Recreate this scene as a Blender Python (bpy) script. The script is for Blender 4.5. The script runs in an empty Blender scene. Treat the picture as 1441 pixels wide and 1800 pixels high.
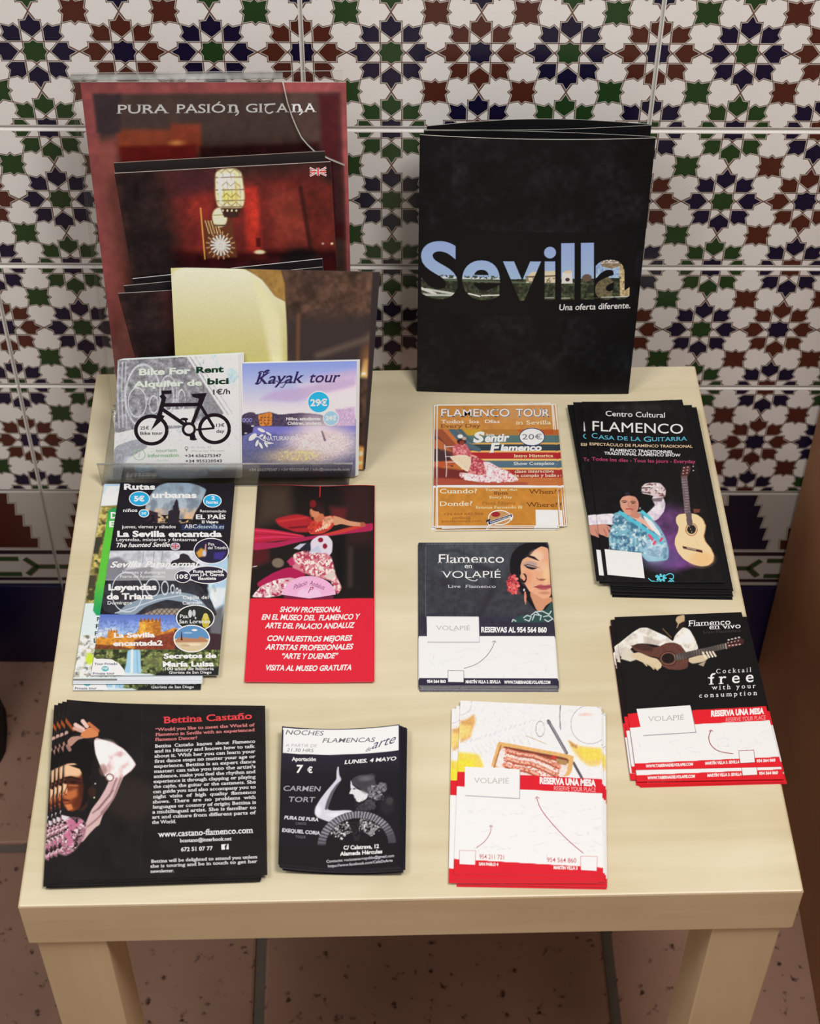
import bpy, bmesh, math, random
import numpy as np
from mathutils import Matrix, Vector
from mathutils.geometry import tessellate_polygon

random.seed(7)
rng = np.random.default_rng(7)
SC = bpy.context.scene
COL = SC.collection

# ------------------------------------------------------------------ camera, world, lights, exposure
# table frame: x along the front edge, y towards the tiled wall, z up; table top at TT, floor at 0
FZ = 0.061                       # floor lies this far below the frame in which the table top is z = 0.45
TT = 0.45 + FZ
CAMP = np.array([.25224, -.63361, 1.51654 + FZ])
YAW, PIT, ROL, FPX = .0300973, .8143326, .00668024, 3037.458


def cam_axes(y, p, r):
    cy, sy, cp, sp, cr, sr = np.cos(y), np.sin(y), np.cos(p), np.sin(p), np.cos(r), np.sin(r)
    f = np.array([sy * cp, cy * cp, -sp]); rt = np.array([cy, -sy, 0.]); up = np.cross(rt, f)
    return cr * rt + sr * up, -sr * rt + cr * up, f


RT, UP, FW = cam_axes(YAW, PIT, ROL)
cd = bpy.data.cameras.new('camera'); cam = bpy.data.objects.new('camera', cd); COL.objects.link(cam)
cam.matrix_world = Matrix(((RT[0], UP[0], -FW[0], CAMP[0]), (RT[1], UP[1], -FW[1], CAMP[1]), (RT[2], UP[2], -FW[2], CAMP[2]), (0, 0, 0, 1)))
cd.sensor_fit = 'VERTICAL'; cd.sensor_height = 36; cd.sensor_width = 28.82; cd.lens = FPX / 1800 * 36
cd.clip_start = .05; cd.clip_end = 50
cd.dof.use_dof = True; cd.dof.focus_distance = 1.42; cd.dof.aperture_fstop = 11
SC.camera = cam

SC.view_settings.view_transform = 'Standard'; SC.view_settings.look = 'None'
SC.view_settings.gamma = 1; SC.view_settings.use_curve_mapping = False
SC.view_settings.exposure = 0.0

W = bpy.data.worlds.new('world'); SC.world = W; W.use_nodes = True
W.node_tree.nodes['Background'].inputs[0].default_value = (1.0, .97, .94, 1)
W.node_tree.nodes['Background'].inputs[1].default_value = .25


def area(name, loc, target, size, power, color):
    l = bpy.data.lights.new(name, 'AREA'); l.shape = 'RECTANGLE'; l.size, l.size_y = size
    l.energy = power; l.color = color
    o = bpy.data.objects.new(name, l); COL.objects.link(o); o.location = loc
    o.rotation_euler = (Vector(target) - Vector(loc)).to_track_quat('-Z', 'Y').to_euler()
    return o


area('ceiling_lamp', (.62, -.30, 2.05), (.36, .2, .5), (.42, .42), 16.5, (1, .98, .945))
area('ceiling_lamp', (-.6, -.38, 2.3), (.25, .2, .5), (.6, .6), 12, (1, .98, .945))

# ------------------------------------------------------------------ helpers


def lin(c):
    c = np.asarray(c, float) / 255.0
    return np.where(c <= .04045, c / 12.92, ((c + .055) / 1.055) ** 2.4)


def unlin(c):
    return np.where(c <= .0031308, c * 12.92, 1.055 * np.maximum(c, 1e-9) ** (1 / 2.4) - .055)


def empty(name, loc, label=None, cat=None, group=None, rz=0):
    o = bpy.data.objects.new(name, None); COL.objects.link(o); o.location = loc; o.rotation_euler = (0, 0, rz)
    o.empty_display_size = .02
    tag(o, label, cat, group)
    return o


def tag(o, label=None, cat=None, group=None, kind=None):
    if label: o['label'] = label
    if cat: o['category'] = cat
    if group: o['group'] = group
    if kind: o['kind'] = kind
    return o


def link(name, me, parent=None, loc=None):
    o = bpy.data.objects.new(name, me); COL.objects.link(o)
    if parent is not None: o.parent = parent
    if loc is not None: o.location = loc
    return o


def copy_tree(o, parent=None, only=None):
    c = o.copy(); COL.objects.link(c); c.parent = parent
    for ch in list(o.children):
        if only is None or ch.name.split('.')[0] in only: copy_tree(ch, c)
    return c


def mesh_from(name, V, Fs, mats, cols=None, fm=None, smooth=False):
    """V (n,3); Fs list of index tuples, or int array (m,4)/(m,3); cols (n,3) linear."""
    me = bpy.data.meshes.new(name)
    V = np.asarray(V, np.float32)
    if isinstance(Fs, np.ndarray):
        m, k = Fs.shape
        me.vertices.add(len(V)); me.vertices.foreach_set('co', V.ravel())
        me.loops.add(m * k); me.loops.foreach_set('vertex_index', Fs.ravel().astype(np.int32))
        me.polygons.add(m); me.polygons.foreach_set('loop_start', np.arange(0, m * k, k, dtype=np.int32))
        me.update(calc_edges=True)
    else:
        me.from_pydata([tuple(map(float, v)) for v in V], [], Fs)
    for mt in mats: me.materials.append(mt)
    if fm is not None: me.polygons.foreach_set('material_index', np.asarray(fm, np.int32))
    if cols is not None:
        a = me.color_attributes.new('Col', 'FLOAT_COLOR', 'POINT')
        c4 = np.ones((len(V), 4), np.float32); c4[:, :3] = cols
        a.data.foreach_set('color', c4.ravel())
    if smooth: me.polygons.foreach_set('use_smooth', np.ones(len(me.polygons), bool))
    me.update()
    return me


def box_mesh(name, x0, x1, y0, y1, z0, z1, mats, bevel=0., seg=2):
    bm = bmesh.new()
    vs = [bm.verts.new((x, y, z)) for z in (z0, z1) for y in (y0, y1) for x in (x0, x1)]
    for f in ((0, 2, 3, 1), (4, 5, 7, 6), (0, 1, 5, 4), (2, 6, 7, 3), (0, 4, 6, 2), (1, 3, 7, 5)):
        bm.faces.new([vs[i] for i in f])
    if bevel: bmesh.ops.bevel(bm, geom=bm.edges[:], offset=bevel, segments=seg, affect='EDGES', profile=.5)
    me = bpy.data.meshes.new(name); bm.to_mesh(me); bm.free()
    for m in mats: me.materials.append(m)
    return me


# ------------------------------------------------------------------ materials
def mat(name, rough=.5, spec=.5, coat=0.):
    m = bpy.data.materials.new(name); m.use_nodes = True
    nt = m.node_tree; b = nt.nodes['Principled BSDF']
    b.inputs['Roughness'].default_value = rough
    b.inputs['Specular IOR Level'].default_value = spec
    b.inputs['Coat Weight'].default_value = coat; b.inputs['Coat Roughness'].default_value = .15
    return m, nt, b


def nd(nt, t, **kw):
    n = nt.nodes.new(t)
    for k, v in kw.items():
        if k in n.inputs.keys() if hasattr(n.inputs, 'keys') else False: n.inputs[k].default_value = v
        else: setattr(n, k, v)
    return n


def flat_mat(name, col, rough=.5, spec=.5, noise=.0, nscale=40, coat=0., bump=0.):
    m, nt, b = mat(name, rough, spec, coat)
    c = lin(col)
    tc = nd(nt, 'ShaderNodeTexCoord'); no = nd(nt, 'ShaderNodeTexNoise'); no.inputs['Scale'].default_value = nscale
    no.inputs['Detail'].default_value = 6
    nt.links.new(tc.outputs['Object'], no.inputs['Vector'])
    mx = nd(nt, 'ShaderNodeMix', data_type='RGBA')
    mx.inputs[6].default_value = (*(c * (1 - noise)), 1); mx.inputs[7].default_value = (*np.minimum(c * (1 + noise), 1), 1)
    nt.links.new(no.outputs['Fac'], mx.inputs[0]); nt.links.new(mx.outputs[2], b.inputs['Base Color'])
    if bump:
        bp = nd(nt, 'ShaderNodeBump'); bp.inputs['Strength'].default_value = bump; bp.inputs['Distance'].default_value = .001
        nt.links.new(no.outputs['Fac'], bp.inputs['Height']); nt.links.new(bp.outputs['Normal'], b.inputs['Normal'])
    return m


def ink_mat(name, rough, spec, grain=.05, coat=0.):
    """print or glaze: colour comes from the mesh's colour attribute, plus a fine procedural grain"""
    m, nt, b = mat(name, rough, spec, coat)
    at = nd(nt, 'ShaderNodeVertexColor', layer_name='Col')
    tc = nd(nt, 'ShaderNodeTexCoord'); no = nd(nt, 'ShaderNodeTexNoise'); no.inputs['Scale'].default_value = 900
    nt.links.new(tc.outputs['Object'], no.inputs['Vector'])
    mr = nd(nt, 'ShaderNodeMapRange'); mr.inputs[3].default_value = 1 - grain * 2; mr.inputs[4].default_value = 1 + grain * 2
    nt.links.new(no.outputs['Fac'], mr.inputs[0])
    mx = nd(nt, 'ShaderNodeVectorMath', operation='SCALE')
    nt.links.new(at.outputs['Color'], mx.inputs[0]); nt.links.new(mr.outputs[0], mx.inputs['Scale'])
    nt.links.new(mx.outputs[0], b.inputs['Base Color'])
    return m


def wood_mat(name, c0, c1, scale=(3, 40, 40), rough=.45, spec=.4, fine=.06):
    m, nt, b = mat(name, rough, spec)
    tc = nd(nt, 'ShaderNodeTexCoord'); mp = nd(nt, 'ShaderNodeMapping'); mp.inputs['Scale'].default_value = scale
    nt.links.new(tc.outputs['Object'], mp.inputs['Vector'])
    n1 = nd(nt, 'ShaderNodeTexNoise'); n1.inputs['Scale'].default_value = 1.; n1.inputs['Detail'].default_value = 8; n1.inputs['Distortion'].default_value = 1.2
    nt.links.new(mp.outputs[0], n1.inputs['Vector'])
    n2 = nd(nt, 'ShaderNodeTexNoise'); n2.inputs['Scale'].default_value = 9.; n2.inputs['Detail'].default_value = 3
    nt.links.new(tc.outputs['Object'], n2.inputs['Vector'])
    ad = nd(nt, 'ShaderNodeMath', operation='ADD'); ad.use_clamp = False
    ml = nd(nt, 'ShaderNodeMath', operation='MULTIPLY'); ml.inputs[1].default_value = .8
    nt.links.new(n2.outputs['Fac'], ml.inputs[0]); nt.links.new(n1.outputs['Fac'], ad.inputs[0]); nt.links.new(ml.outputs[0], ad.inputs[1])
    mr = nd(nt, 'ShaderNodeMapRange'); mr.inputs[1].default_value = .6; mr.inputs[2].default_value = 1.2
    nt.links.new(ad.outputs[0], mr.inputs[0])
    mx = nd(nt, 'ShaderNodeMix', data_type='RGBA'); mx.inputs[6].default_value = (*lin(c0), 1); mx.inputs[7].default_value = (*lin(c1), 1)
    nt.links.new(mr.outputs[0], mx.inputs[0]); nt.links.new(mx.outputs[2], b.inputs['Base Color'])
    return m


M_birch = wood_mat('birch_foil', (208, 194, 158), (230, 218, 188), (2.5, 30, 30), .42, .4)
M_birch_leg = wood_mat('birch_foil_leg', (222, 190, 146), (236, 208, 166), (25, 25, 4), .45, .35)  # same foil as the top; tone raised for light the legs lack
M_edge = flat_mat('edge_highlight', (240, 226, 198), .5)  # pale tone of the highlight painted along the front edge
M_dark_wood = wood_mat('dark_brown_panel', (142, 98, 66), (176, 128, 88), (30, 3, 1.5), .55, .3)
M_grout = flat_mat('wall_grout', (205, 203, 196), .9, .2, .1, 60)
M_glaze = ink_mat('tile_glaze', .3, .5, .03)
M_ink = ink_mat('printed_paper', .5, .22, .015)
M_gloss = ink_mat('glossy_printed_paper', .3, .5, .015)
M_paper = ink_mat('paper_edge', .6, .2, .015)


def acrylic_mat(tint=1., fk=.4):
    m = bpy.data.materials.new('clear_acrylic'); m.use_nodes = True; nt = m.node_tree
    for n in list(nt.nodes): nt.nodes.remove(n)
    out = nd(nt, 'ShaderNodeOutputMaterial'); mx = nd(nt, 'ShaderNodeMixShader'); tr = nd(nt, 'ShaderNodeBsdfTransparent')
    gl = nd(nt, 'ShaderNodeBsdfGlossy'); gl.inputs['Roughness'].default_value = .08
    tc = nd(nt, 'ShaderNodeTexCoord'); no = nd(nt, 'ShaderNodeTexNoise'); no.inputs['Scale'].default_value = 25
    nt.links.new(tc.outputs['Object'], no.inputs['Vector'])
    cr = nd(nt, 'ShaderNodeMix', data_type='RGBA'); cr.inputs[6].default_value = (.98 * tint, .98 * tint, .97 * tint, 1); cr.inputs[7].default_value = (tint, tint, .995 * tint, 1)
    nt.links.new(no.outputs['Fac'], cr.inputs[0]); nt.links.new(cr.outputs[2], tr.inputs['Color'])
    fr = nd(nt, 'ShaderNodeFresnel'); fr.inputs['IOR'].default_value = 1.45
    fm_ = nd(nt, 'ShaderNodeMath', operation='MULTIPLY'); fm_.inputs[1].default_value = fk; nt.links.new(fr.outputs[0], fm_.inputs[0])
    nt.links.new(fm_.outputs[0], mx.inputs[0]); nt.links.new(tr.outputs[0], mx.inputs[1]); nt.links.new(gl.outputs[0], mx.inputs[2])
    nt.links.new(mx.outputs[0], out.inputs[0])
    return m


M_acr = acrylic_mat(); M_lip = acrylic_mat(.84, 1.2)


def acrylic_edge_mat():
    m = bpy.data.materials.new('acrylic_cut_edge'); m.use_nodes = True; nt = m.node_tree
    b = nt.nodes['Principled BSDF']; b.inputs['Roughness'].default_value = .25
    b.inputs['Alpha'].default_value = .5
    tc = nd(nt, 'ShaderNodeTexCoord'); no = nd(nt, 'ShaderNodeTexNoise'); no.inputs['Scale'].default_value = 60
    nt.links.new(tc.outputs['Object'], no.inputs['Vector'])
    cr = nd(nt, 'ShaderNodeMix', data_type='RGBA'); cr.inputs[6].default_value = (.12, .12, .11, 1); cr.inputs[7].default_value = (.8, .8, .78, 1)
    nt.links.new(no.outputs['Fac'], cr.inputs[0]); nt.links.new(cr.outputs[2], b.inputs['Base Color'])
    return m


M_acr_edge = acrylic_edge_mat()

# ------------------------------------------------------------------ printed sheets
JOBS = []          # text waiting for glyph outlines


def homog(src, dst):
    A = []
    for (x, y), (u, v) in zip(src, dst):
        A.append([x, y, 1, 0, 0, 0, -u * x, -u * y, -u]); A.append([0, 0, 0, x, y, 1, -v * x, -v * y, -v])
    _, _, Vt = np.linalg.svd(np.array(A, float)); return Vt[-1].reshape(3, 3)


def happ(Hm, p):
    p = np.asarray(p, float); s = p.shape; p = p.reshape(-1, 2)
    q = np.c_[p, np.ones(len(p))] @ Hm.T
    return (q[:, :2] / q[:, 2:]).reshape(s)


def sstep(x): x = np.clip(x, 0, 1); return x * x * (3 - 2 * x)


def vnoise(X, Y, sc, seed=0):
    r = np.random.default_rng(seed); T = r.random((64, 64)); x = X / sc; y = Y / sc
    xi = np.floor(x).astype(int); yi = np.floor(y).astype(int); fx = sstep(x - xi); fy = sstep(y - yi)
    g = lambda a, b: T[a % 64, b % 64]
    return (g(xi, yi) * (1 - fx) + g(xi + 1, yi) * fx) * (1 - fy) + (g(xi, yi + 1) * (1 - fx) + g(xi + 1, yi + 1) * fx) * fy


def fbm(X, Y, sc, seed=0):
    n = .52 * vnoise(X, Y, sc, seed) + .30 * vnoise(.8 * X + .6 * Y + 71, .8 * Y - .6 * X + 13, sc * .55, seed + 1) + .18 * vnoise(.28 * X - .96 * Y + 5, .96 * X + .28 * Y, sc * .3, seed + 2)
    return np.clip(.5 + (n - .5) * 1.45, 0, 1)


class Raster:
    """a printed picture, painted as smooth shapes in draft units and stored as a fine coloured mesh"""

    def __init__(s, X, Y, gain):
        s.X, s.Y, s.gain = X, Y, gain; s.C = np.zeros(X.shape + (3,)); s.C[:] = 128.

    def put(s, a, col):
        a = np.asarray(a)[..., None]; s.C = s.C * (1 - a) + a * (np.asarray(col, float))

    def fill(s, col): s.C[:] = col

    def poly_d(s, pts):
        P = np.array(pts, float); X, Y = s.X, s.Y; d2 = np.full(X.shape, 1e18); ins = np.zeros(X.shape, bool)
        for i in range(len(P)):
            x0, y0 = P[i]; x1, y1 = P[(i + 1) % len(P)]; dx, dy = x1 - x0, y1 - y0
            t = np.clip(((X - x0) * dx + (Y - y0) * dy) / (dx * dx + dy * dy + 1e-12), 0, 1)
            d2 = np.minimum(d2, (X - x0 - t * dx) ** 2 + (Y - y0 - t * dy) ** 2)
            if y0 != y1:
                ins ^= ((y0 > Y) != (y1 > Y)) & (X < (x1 - x0) * (Y - y0) / (y1 - y0) + x0)
        d = np.sqrt(d2); return np.where(ins, -d, d)

    @staticmethod
    def rnd(pts, soft):
        if len(pts) < 6 or soft < 3.5: return pts
        P = np.array(pts, float)
        for _ in range(2):
            Q = np.roll(P, -1, 0); k = .14 if _ == 0 else .25; P = np.stack([P * (1 - k) + Q * k, P * k + Q * (1 - k)], 1).reshape(-1, 2)
        return P

    def P(s, pts, col, soft=4, al=1.):
        pts = s.rnd(pts, soft)
        s.put(al * sstep(.5 - s.poly_d(pts) / soft), col)

    def E(s, cx, cy, rx, ry, col, soft=4, al=1., rot=0):
        c, n = math.cos(rot), math.sin(rot); dx, dy = s.X - cx, s.Y - cy
        a, b = dx * c + dy * n, -dx * n + dy * c
        r = np.sqrt((a / rx) ** 2 + (b / ry) ** 2); s.put(al * sstep(.5 - (r - 1) * min(rx, ry) / soft), col)

    def L(s, pts, w, col, soft=3, al=1.):
        d = np.full(s.X.shape, 1e9)
        for (x0, y0), (x1, y1) in zip(pts[:-1], pts[1:]):
            dx, dy = x1 - x0, y1 - y0
            t = np.clip(((s.X - x0) * dx + (s.Y - y0) * dy) / (dx * dx + dy * dy + 1e-9), 0, 1)
            d = np.minimum(d, np.hypot(s.X - x0 - t * dx, s.Y - y0 - t * dy))
        s.put(al * sstep(.5 - (d - w / 2) / soft), col)

    def ring(s, cx, cy, rx, ry, w, col, soft=3, al=1.):
        r = np.sqrt(((s.X - cx) / rx) ** 2 + ((s.Y - cy) / ry) ** 2); d = np.abs(r - 1) * min(rx, ry)
        s.put(al * sstep(.5 - (d - w / 2) / soft), col)

    def grad(s, y0, y1, c0, c1, a=None):
        t = np.clip((s.Y - y0) / (y1 - y0), 0, 1)[..., None]; c = np.asarray(c0) * (1 - t) + np.asarray(c1) * t
        m = ((s.Y >= y0) & (s.Y <= y1)).astype(float) if a is None else a
        s.C = s.C * (1 - m[..., None]) + c * m[..., None]

    def box(s, x0, y0, x1, y1): return ((s.X >= x0) & (s.X <= x1) & (s.Y >= y0) & (s.Y <= y1)).astype(float)

    def mul(s, amt, sc, seed, mask=None):
        n = (fbm(s.X, s.Y, sc, seed) - .5) * 2 * amt
        if mask is not None: n = n * mask
        s.C = s.C * (1 + n[..., None])

    def mixn(s, mask, col, sc, seed, th=.5, soft=.12):
        n = fbm(s.X, s.Y, sc, seed); s.put(mask * sstep((n - th) / (soft * 1.5) + .5), col)

    def pm(s, pts, soft=6): return sstep(.5 - s.poly_d(s.rnd(pts, soft)) / soft)


class Sheet:
    """corners: TL TR BR BL in the table frame; draft: the same corners in draft units"""

    def __init__(s, name, corners, draft, base, label, cat, group=None, edge=None, gain=1., t=.0003, curl=None, warp=None, parent=None, gloss=False, nu=14, nv=10):
        Q = np.array(corners, float); Q[:, 2] += FZ
        s.o = Q[[2, 3]].mean(0) if abs(Q[0, 2] - Q[3, 2]) > .05 else Q.mean(0)
        s.Q = Q - s.o; s.gain = gain; s.curl = curl; s.warp = warp; s.t = t; s.nu, s.nv = nu, nv
        s.n = np.cross(s.Q[1] - s.Q[3], s.Q[0] - s.Q[2]); s.n /= np.linalg.norm(s.n)
        s.H = homog(draft, [(0, 1), (1, 1), (1, 0), (0, 0)]); s.Hi = np.linalg.inv(s.H)
        s.mat = M_gloss if gloss else M_ink
        if parent is None: s.root = empty(name, s.o, label, cat, group)
        else: s.root = parent; s.o = np.array(parent.location); s.Q = Q - s.o
        s.k = 0; s.pv = []; s.pf = []; s.pc = []; s.texts = {}
        s.base = base; s.edge = edge if edge is not None else base
        s.paper()

    def col(s, c):
        l = lin(c); l = l * np.clip((l.max(-1, keepdims=True) + .002) / .03, .42, 1.)     # printing black is deeper than the scan shows
        return np.minimum(l / s.gain, .86)

    def S(s, uv, h):
        u, v = uv[..., 0:1], uv[..., 1:2]; TL, TR, BR, BL = s.Q
        p = (TL * (1 - u) + TR * u) * v + (BL * (1 - u) + BR * u) * (1 - v)
        if s.curl is not None: p = p + s.n * s.curl(u, v)
        return p + s.n * np.asarray(h)[..., None] if np.ndim(h) else p + s.n * h

    def toUV(s, p):
        p = np.array(p, float)
        uv = happ(s.H, p)
        if s.warp is not None:
            p2 = p.copy(); p2[..., 1] -= s.warp(uv[..., 0]); uv = happ(s.H, p2)
        return uv

    def paper(s):
        nu, nv = s.nu, s.nv; us, vs = np.meshgrid(np.linspace(0, 1, nu + 1), np.linspace(0, 1, nv + 1)); g = np.stack([us, vs], -1).reshape(-1, 2)
        top = s.S(g, 0.); bot = s.S(g, -s.t); n = len(g)
        ring = [i for i in range(nu + 1)] + [j * (nu + 1) + nu for j in range(1, nv + 1)] + [nv * (nu + 1) + i for i in range(nu - 1, -1, -1)] + [j * (nu + 1) for j in range(nv - 1, 0, -1)]
        V = np.concatenate([top, bot, top[ring], bot[ring]]); m = len(ring)
        C = np.zeros((len(V), 3)); C[:2 * n] = s.col(s.base); C[2 * n:] = s.col(s.edge)
        F = []
        for j in range(nv):
            for i in range(nu):
                a = j * (nu + 1) + i; F.append((a, a + 1, a + nu + 2, a + nu + 1)); F.append((n + a, n + a + nu + 1, n + a + nu + 2, n + a + 1))
        for k in range(m):
            a, b = 2 * n + k, 2 * n + (k + 1) % m; F.append((a, a + m, b + m, b))
        me = mesh_from('paper', V, F, [M_paper], C); link('paper', me, s.root)

    def picture(s, fn, pitch=.0005, region=(0, 0, 1, 1), name='printed_picture', h=.00004):
        u0, v0, u1, v1 = region
        wu = np.linalg.norm(s.Q[1] - s.Q[0]) * (u1 - u0); hv = np.linalg.norm(s.Q[0] - s.Q[3]) * (v1 - v0)
        nu, nv = max(4, int(wu / pitch)), max(4, int(hv / pitch))
        us, vs = np.meshgrid(np.linspace(u0, u1, nu + 1), np.linspace(v0, v1, nv + 1)); g = np.stack([us, vs], -1)
        p = happ(s.Hi, g)
        if s.warp is not None: p[..., 1] += s.warp(us)
        R = Raster(p[..., 0], p[..., 1], s.gain); fn(R)
        R.mul(.015, 2.2 * abs(p[0, 1, 0] - p[0, 0, 0]), 99)
        i, j = np.meshgrid(np.arange(nu), np.arange(nv)); a = (j * (nu + 1) + i).ravel()
        F = np.stack([a, a + 1, a + nu + 2, a + nu + 1], -1)
        V = s.S(g.reshape(-1, 2), h)
        C = s.col(np.clip(R.C.reshape(-1, 3), 0, 255))
        link(name, mesh_from(name, V, F, [s.mat], C), s.root)

    # vector print -------------------------------------------------------
    def _h(s): s.k += 1; return .00007 + s.k * .0000022

    def poly(s, pts, col, uv=False):
        q = np.array(pts, float) if uv else s.toUV(pts)
        # keep within the sheet
        q = np.clip(q, 0, 1); b = len(s.pv); h = s._h()
        P3 = s.S(q, h)
        if s.curl is None:
            for p in P3: s.pv.append(p); s.pc.append(s.col(col))
            s.pf.append(tuple(range(b, b + len(q)))); return
        # on curled paper the shape is cut into small pieces so that it follows the sheet
        wu = np.linalg.norm(s.Q[1] - s.Q[0]); hv = np.linalg.norm(s.Q[0] - s.Q[3])
        T = [tuple(map(tuple, (q[list(t)]))) for t in tessellate_polygon([[Vector((x * wu, y * hv, 0)) for x, y in q]])]; out = []
        while T:
            t = T.pop(); L_ = [math.hypot((t[i][0] - t[(i + 1) % 3][0]) * wu, (t[i][1] - t[(i + 1) % 3][1]) * hv) for i in range(3)]; k = L_.index(max(L_))
            if L_[k] < .005: out.append(t); continue
            a, b2, c2 = t[k], t[(k + 1) % 3], t[(k + 2) % 3]; m = ((a[0] + b2[0]) / 2, (a[1] + b2[1]) / 2); T += [(a, m, c2), (m, b2, c2)]
        Q_ = np.array(out).reshape(-1, 2); s.pv += list(s.S(Q_, h)); s.pc += [s.col(col)] * len(Q_); s.pf += [(b + 3 * i, b + 3 * i + 1, b + 3 * i + 2) for i in range(len(out))]

    def ell(s, cx, cy, rx, ry, col, n=40, rot=0):
        t = np.linspace(0, 2 * np.pi, n, endpoint=False); c, r = math.cos(rot), math.sin(rot)
        s.poly([(cx + rx * math.cos(a) * c - ry * math.sin(a) * r, cy + rx * math.cos(a) * r + ry * math.sin(a) * c) for a in t], col)

    def stroke(s, pts, w, col):
        P = np.array(pts, float); n = len(P); h = s._h()
        T = np.zeros_like(P); T[1:-1] = P[2:] - P[:-2]; T[0] = P[1] - P[0]; T[-1] = P[-1] - P[-2]
        T /= np.linalg.norm(T, axis=1)[:, None] + 1e-9; N = np.c_[-T[:, 1], T[:, 0]]; w = np.broadcast_to(w, (n,))[:, None] / 2
        A = s.S(np.clip(s.toUV(P + N * w), 0, 1), h); B = s.S(np.clip(s.toUV(P - N * w), 0, 1), h); b = len(s.pv)
        for a_, b_ in zip(A, B): s.pv += [a_, b_]; s.pc += [s.col(col)] * 2
        for i in range(n - 1): s.pf.append((b + 2 * i, b + 2 * i + 1, b + 2 * i + 3, b + 2 * i + 2))

    def curve(s, pts, w, col, n=24):
        P = np.array(pts, float); t = np.linspace(0, len(P) - 1, n); out = []
        for x in t:
            i = min(int(x), len(P) - 2); f = x - i
            p0, p1, p2, p3 = P[max(i - 1, 0)], P[i], P[i + 1], P[min(i + 2, len(P) - 1)]
            out.append(.5 * ((2 * p1) + (-p0 + p2) * f + (2 * p0 - 5 * p1 + 4 * p2 - p3) * f * f + (-p0 + 3 * p1 - 3 * p2 + p3) * f ** 3))
        s.stroke(out, w, col)

    def ring(s, cx, cy, rx, ry, w, col, n=40, a0=0, a1=360):
        t = np.radians(np.linspace(a0, a1, n)); s.stroke([(cx + rx * math.cos(a), cy + ry * math.sin(a)) for a in t], w, col)

    def T(s, txt, xl, yl, xr, yr, h, col, bold=0, serif=0, shear=0, part='lettering', res=3):
        c = bpy.data.curves.new('t', 'FONT'); c.body = txt; c.offset = bold; c.resolution_u = res
        o = bpy.data.objects.new('t', c); COL.objects.link(o)
        JOBS.append((s, o, (xl, yl), (xr, yr), h, col, serif, shear, part, s._h(), bold))

    def build_vector(s, name='printed_shapes'):
        if s.pv: tag(link(name, mesh_from(name, s.pv, s.pf, [s.mat], np.array(s.pc)), s.root), kind='stuff')
        for part, (V, F, C) in s.texts.items():
            tag(link(part, mesh_from(part, np.concatenate(V), sum(F, []), [s.mat], np.concatenate(C)), s.root), kind='stuff')


SHEETS = []


def glyph_mesh(ev):
    m = ev.to_mesh(); V = np.array([v.co[:2] for v in m.vertices]); F = [tuple(p.vertices) for p in m.polygons]
    ev.to_mesh_clear(); return V, F


def serifs(V, F, bold, amt):
    cnt = {}
    for f in F:
        for i in range(len(f)):
            e = (f[i], f[(i + 1) % len(f)]); k = (min(e), max(e)); cnt[k] = cnt.get(k, 0) + 1
    out = []; th = .05 * amt
    for (a, b), c in cnt.items():
        if c != 1: continue
        p, q = V[a], V[b]
        if abs(p[1] - q[1]) > .012: continue
        L_ = abs(p[0] - q[0]); y = (p[1] + q[1]) / 2
        if not (.05 < L_ < .2 + 2 * bold): continue
        x0, x1 = min(p[0], q[0]), max(p[0], q[0]); ex = .055 * amt + .02
        if abs(y + bold) < .03: out.append((x0 - ex, x1 + ex, y, y + th))
        elif abs(y - .68) < .07 or abs(y - .74) < .06: out.append((x0 - ex, x1 + ex * .6, y - th, y))
        elif abs(y - .46) < .05: out.append((x0 - ex, x1 + ex * .3, y - th, y))
    return out


def run_text_jobs():
    bpy.context.view_layer.update(); dg = bpy.context.evaluated_depsgraph_get()
    for (s, o, L_, R_, h, col, serif, shear, part, hh, bold) in JOBS:
        V, F = glyph_mesh(o.evaluated_get(dg))
        if len(V) == 0: continue
        x0, x1 = V[:, 0].min(), V[:, 0].max()
        if serif:
            for (a, b, y0, y1) in serifs(V, F, bold, serif):
                n = len(V); V = np.concatenate([V, [(a, y0), (b, y0), (b, y1), (a, y1)]]); F = F + [(n, n + 1, n + 2, n + 3)]
        if shear: V = V.copy(); V[:, 0] += shear * V[:, 1]
        x0, x1 = V[:, 0].min(), V[:, 0].max()
        L_, R_ = np.array(L_, float), np.array(R_, float)
        uvL, uvR = happ(s.H, L_), happ(s.H, R_)
        t = (V[:, 0] - x0) / (x1 - x0)
        base = L_ + (R_ - L_) * t[:, None]
        px = base.copy(); px[:, 1] -= V[:, 1] / .7 * h
        uv = s.toUV(px)
        if not (uv.min() > -.02 and uv.max() < 1.02): uv = np.clip(uv, .002, .998)
        P3 = s.S(uv, hh)
        Vs, Fs, Cs = s.texts.setdefault(part, ([], [], [])); n0 = sum(len(v) for v in Vs)
        Vs.append(P3); Fs.append([tuple(i + n0 for i in f) for f in F]); Cs.append(np.tile(s.col(col), (len(P3), 1)))
    for j in JOBS:
        d = j[1].data; bpy.data.objects.remove(j[1]); bpy.data.curves.remove(d)
    for s in SHEETS: s.build_vector()


def px(ox, oy, sc, pts): return [((x - ox) * sc, (y - oy) * sc) for x, y in pts]

# ================================================================== the wall of painted tiles
WA = -.024592; WX, WY = -.093423, .624577
TWD, THT = .292264, .14838          # tile module
Z0 = .66941 + FZ                    # a horizontal joint
PX_, PZ_ = TWD / 4, THT / 2
C_W, C_NAVY, C_GREEN, C_BROWN = (236, 232, 228), (20, 16, 46), (34, 62, 29), (78, 37, 27)
C_LINE, C_LIP = (110, 80, 72), (186, 182, 172)


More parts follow.
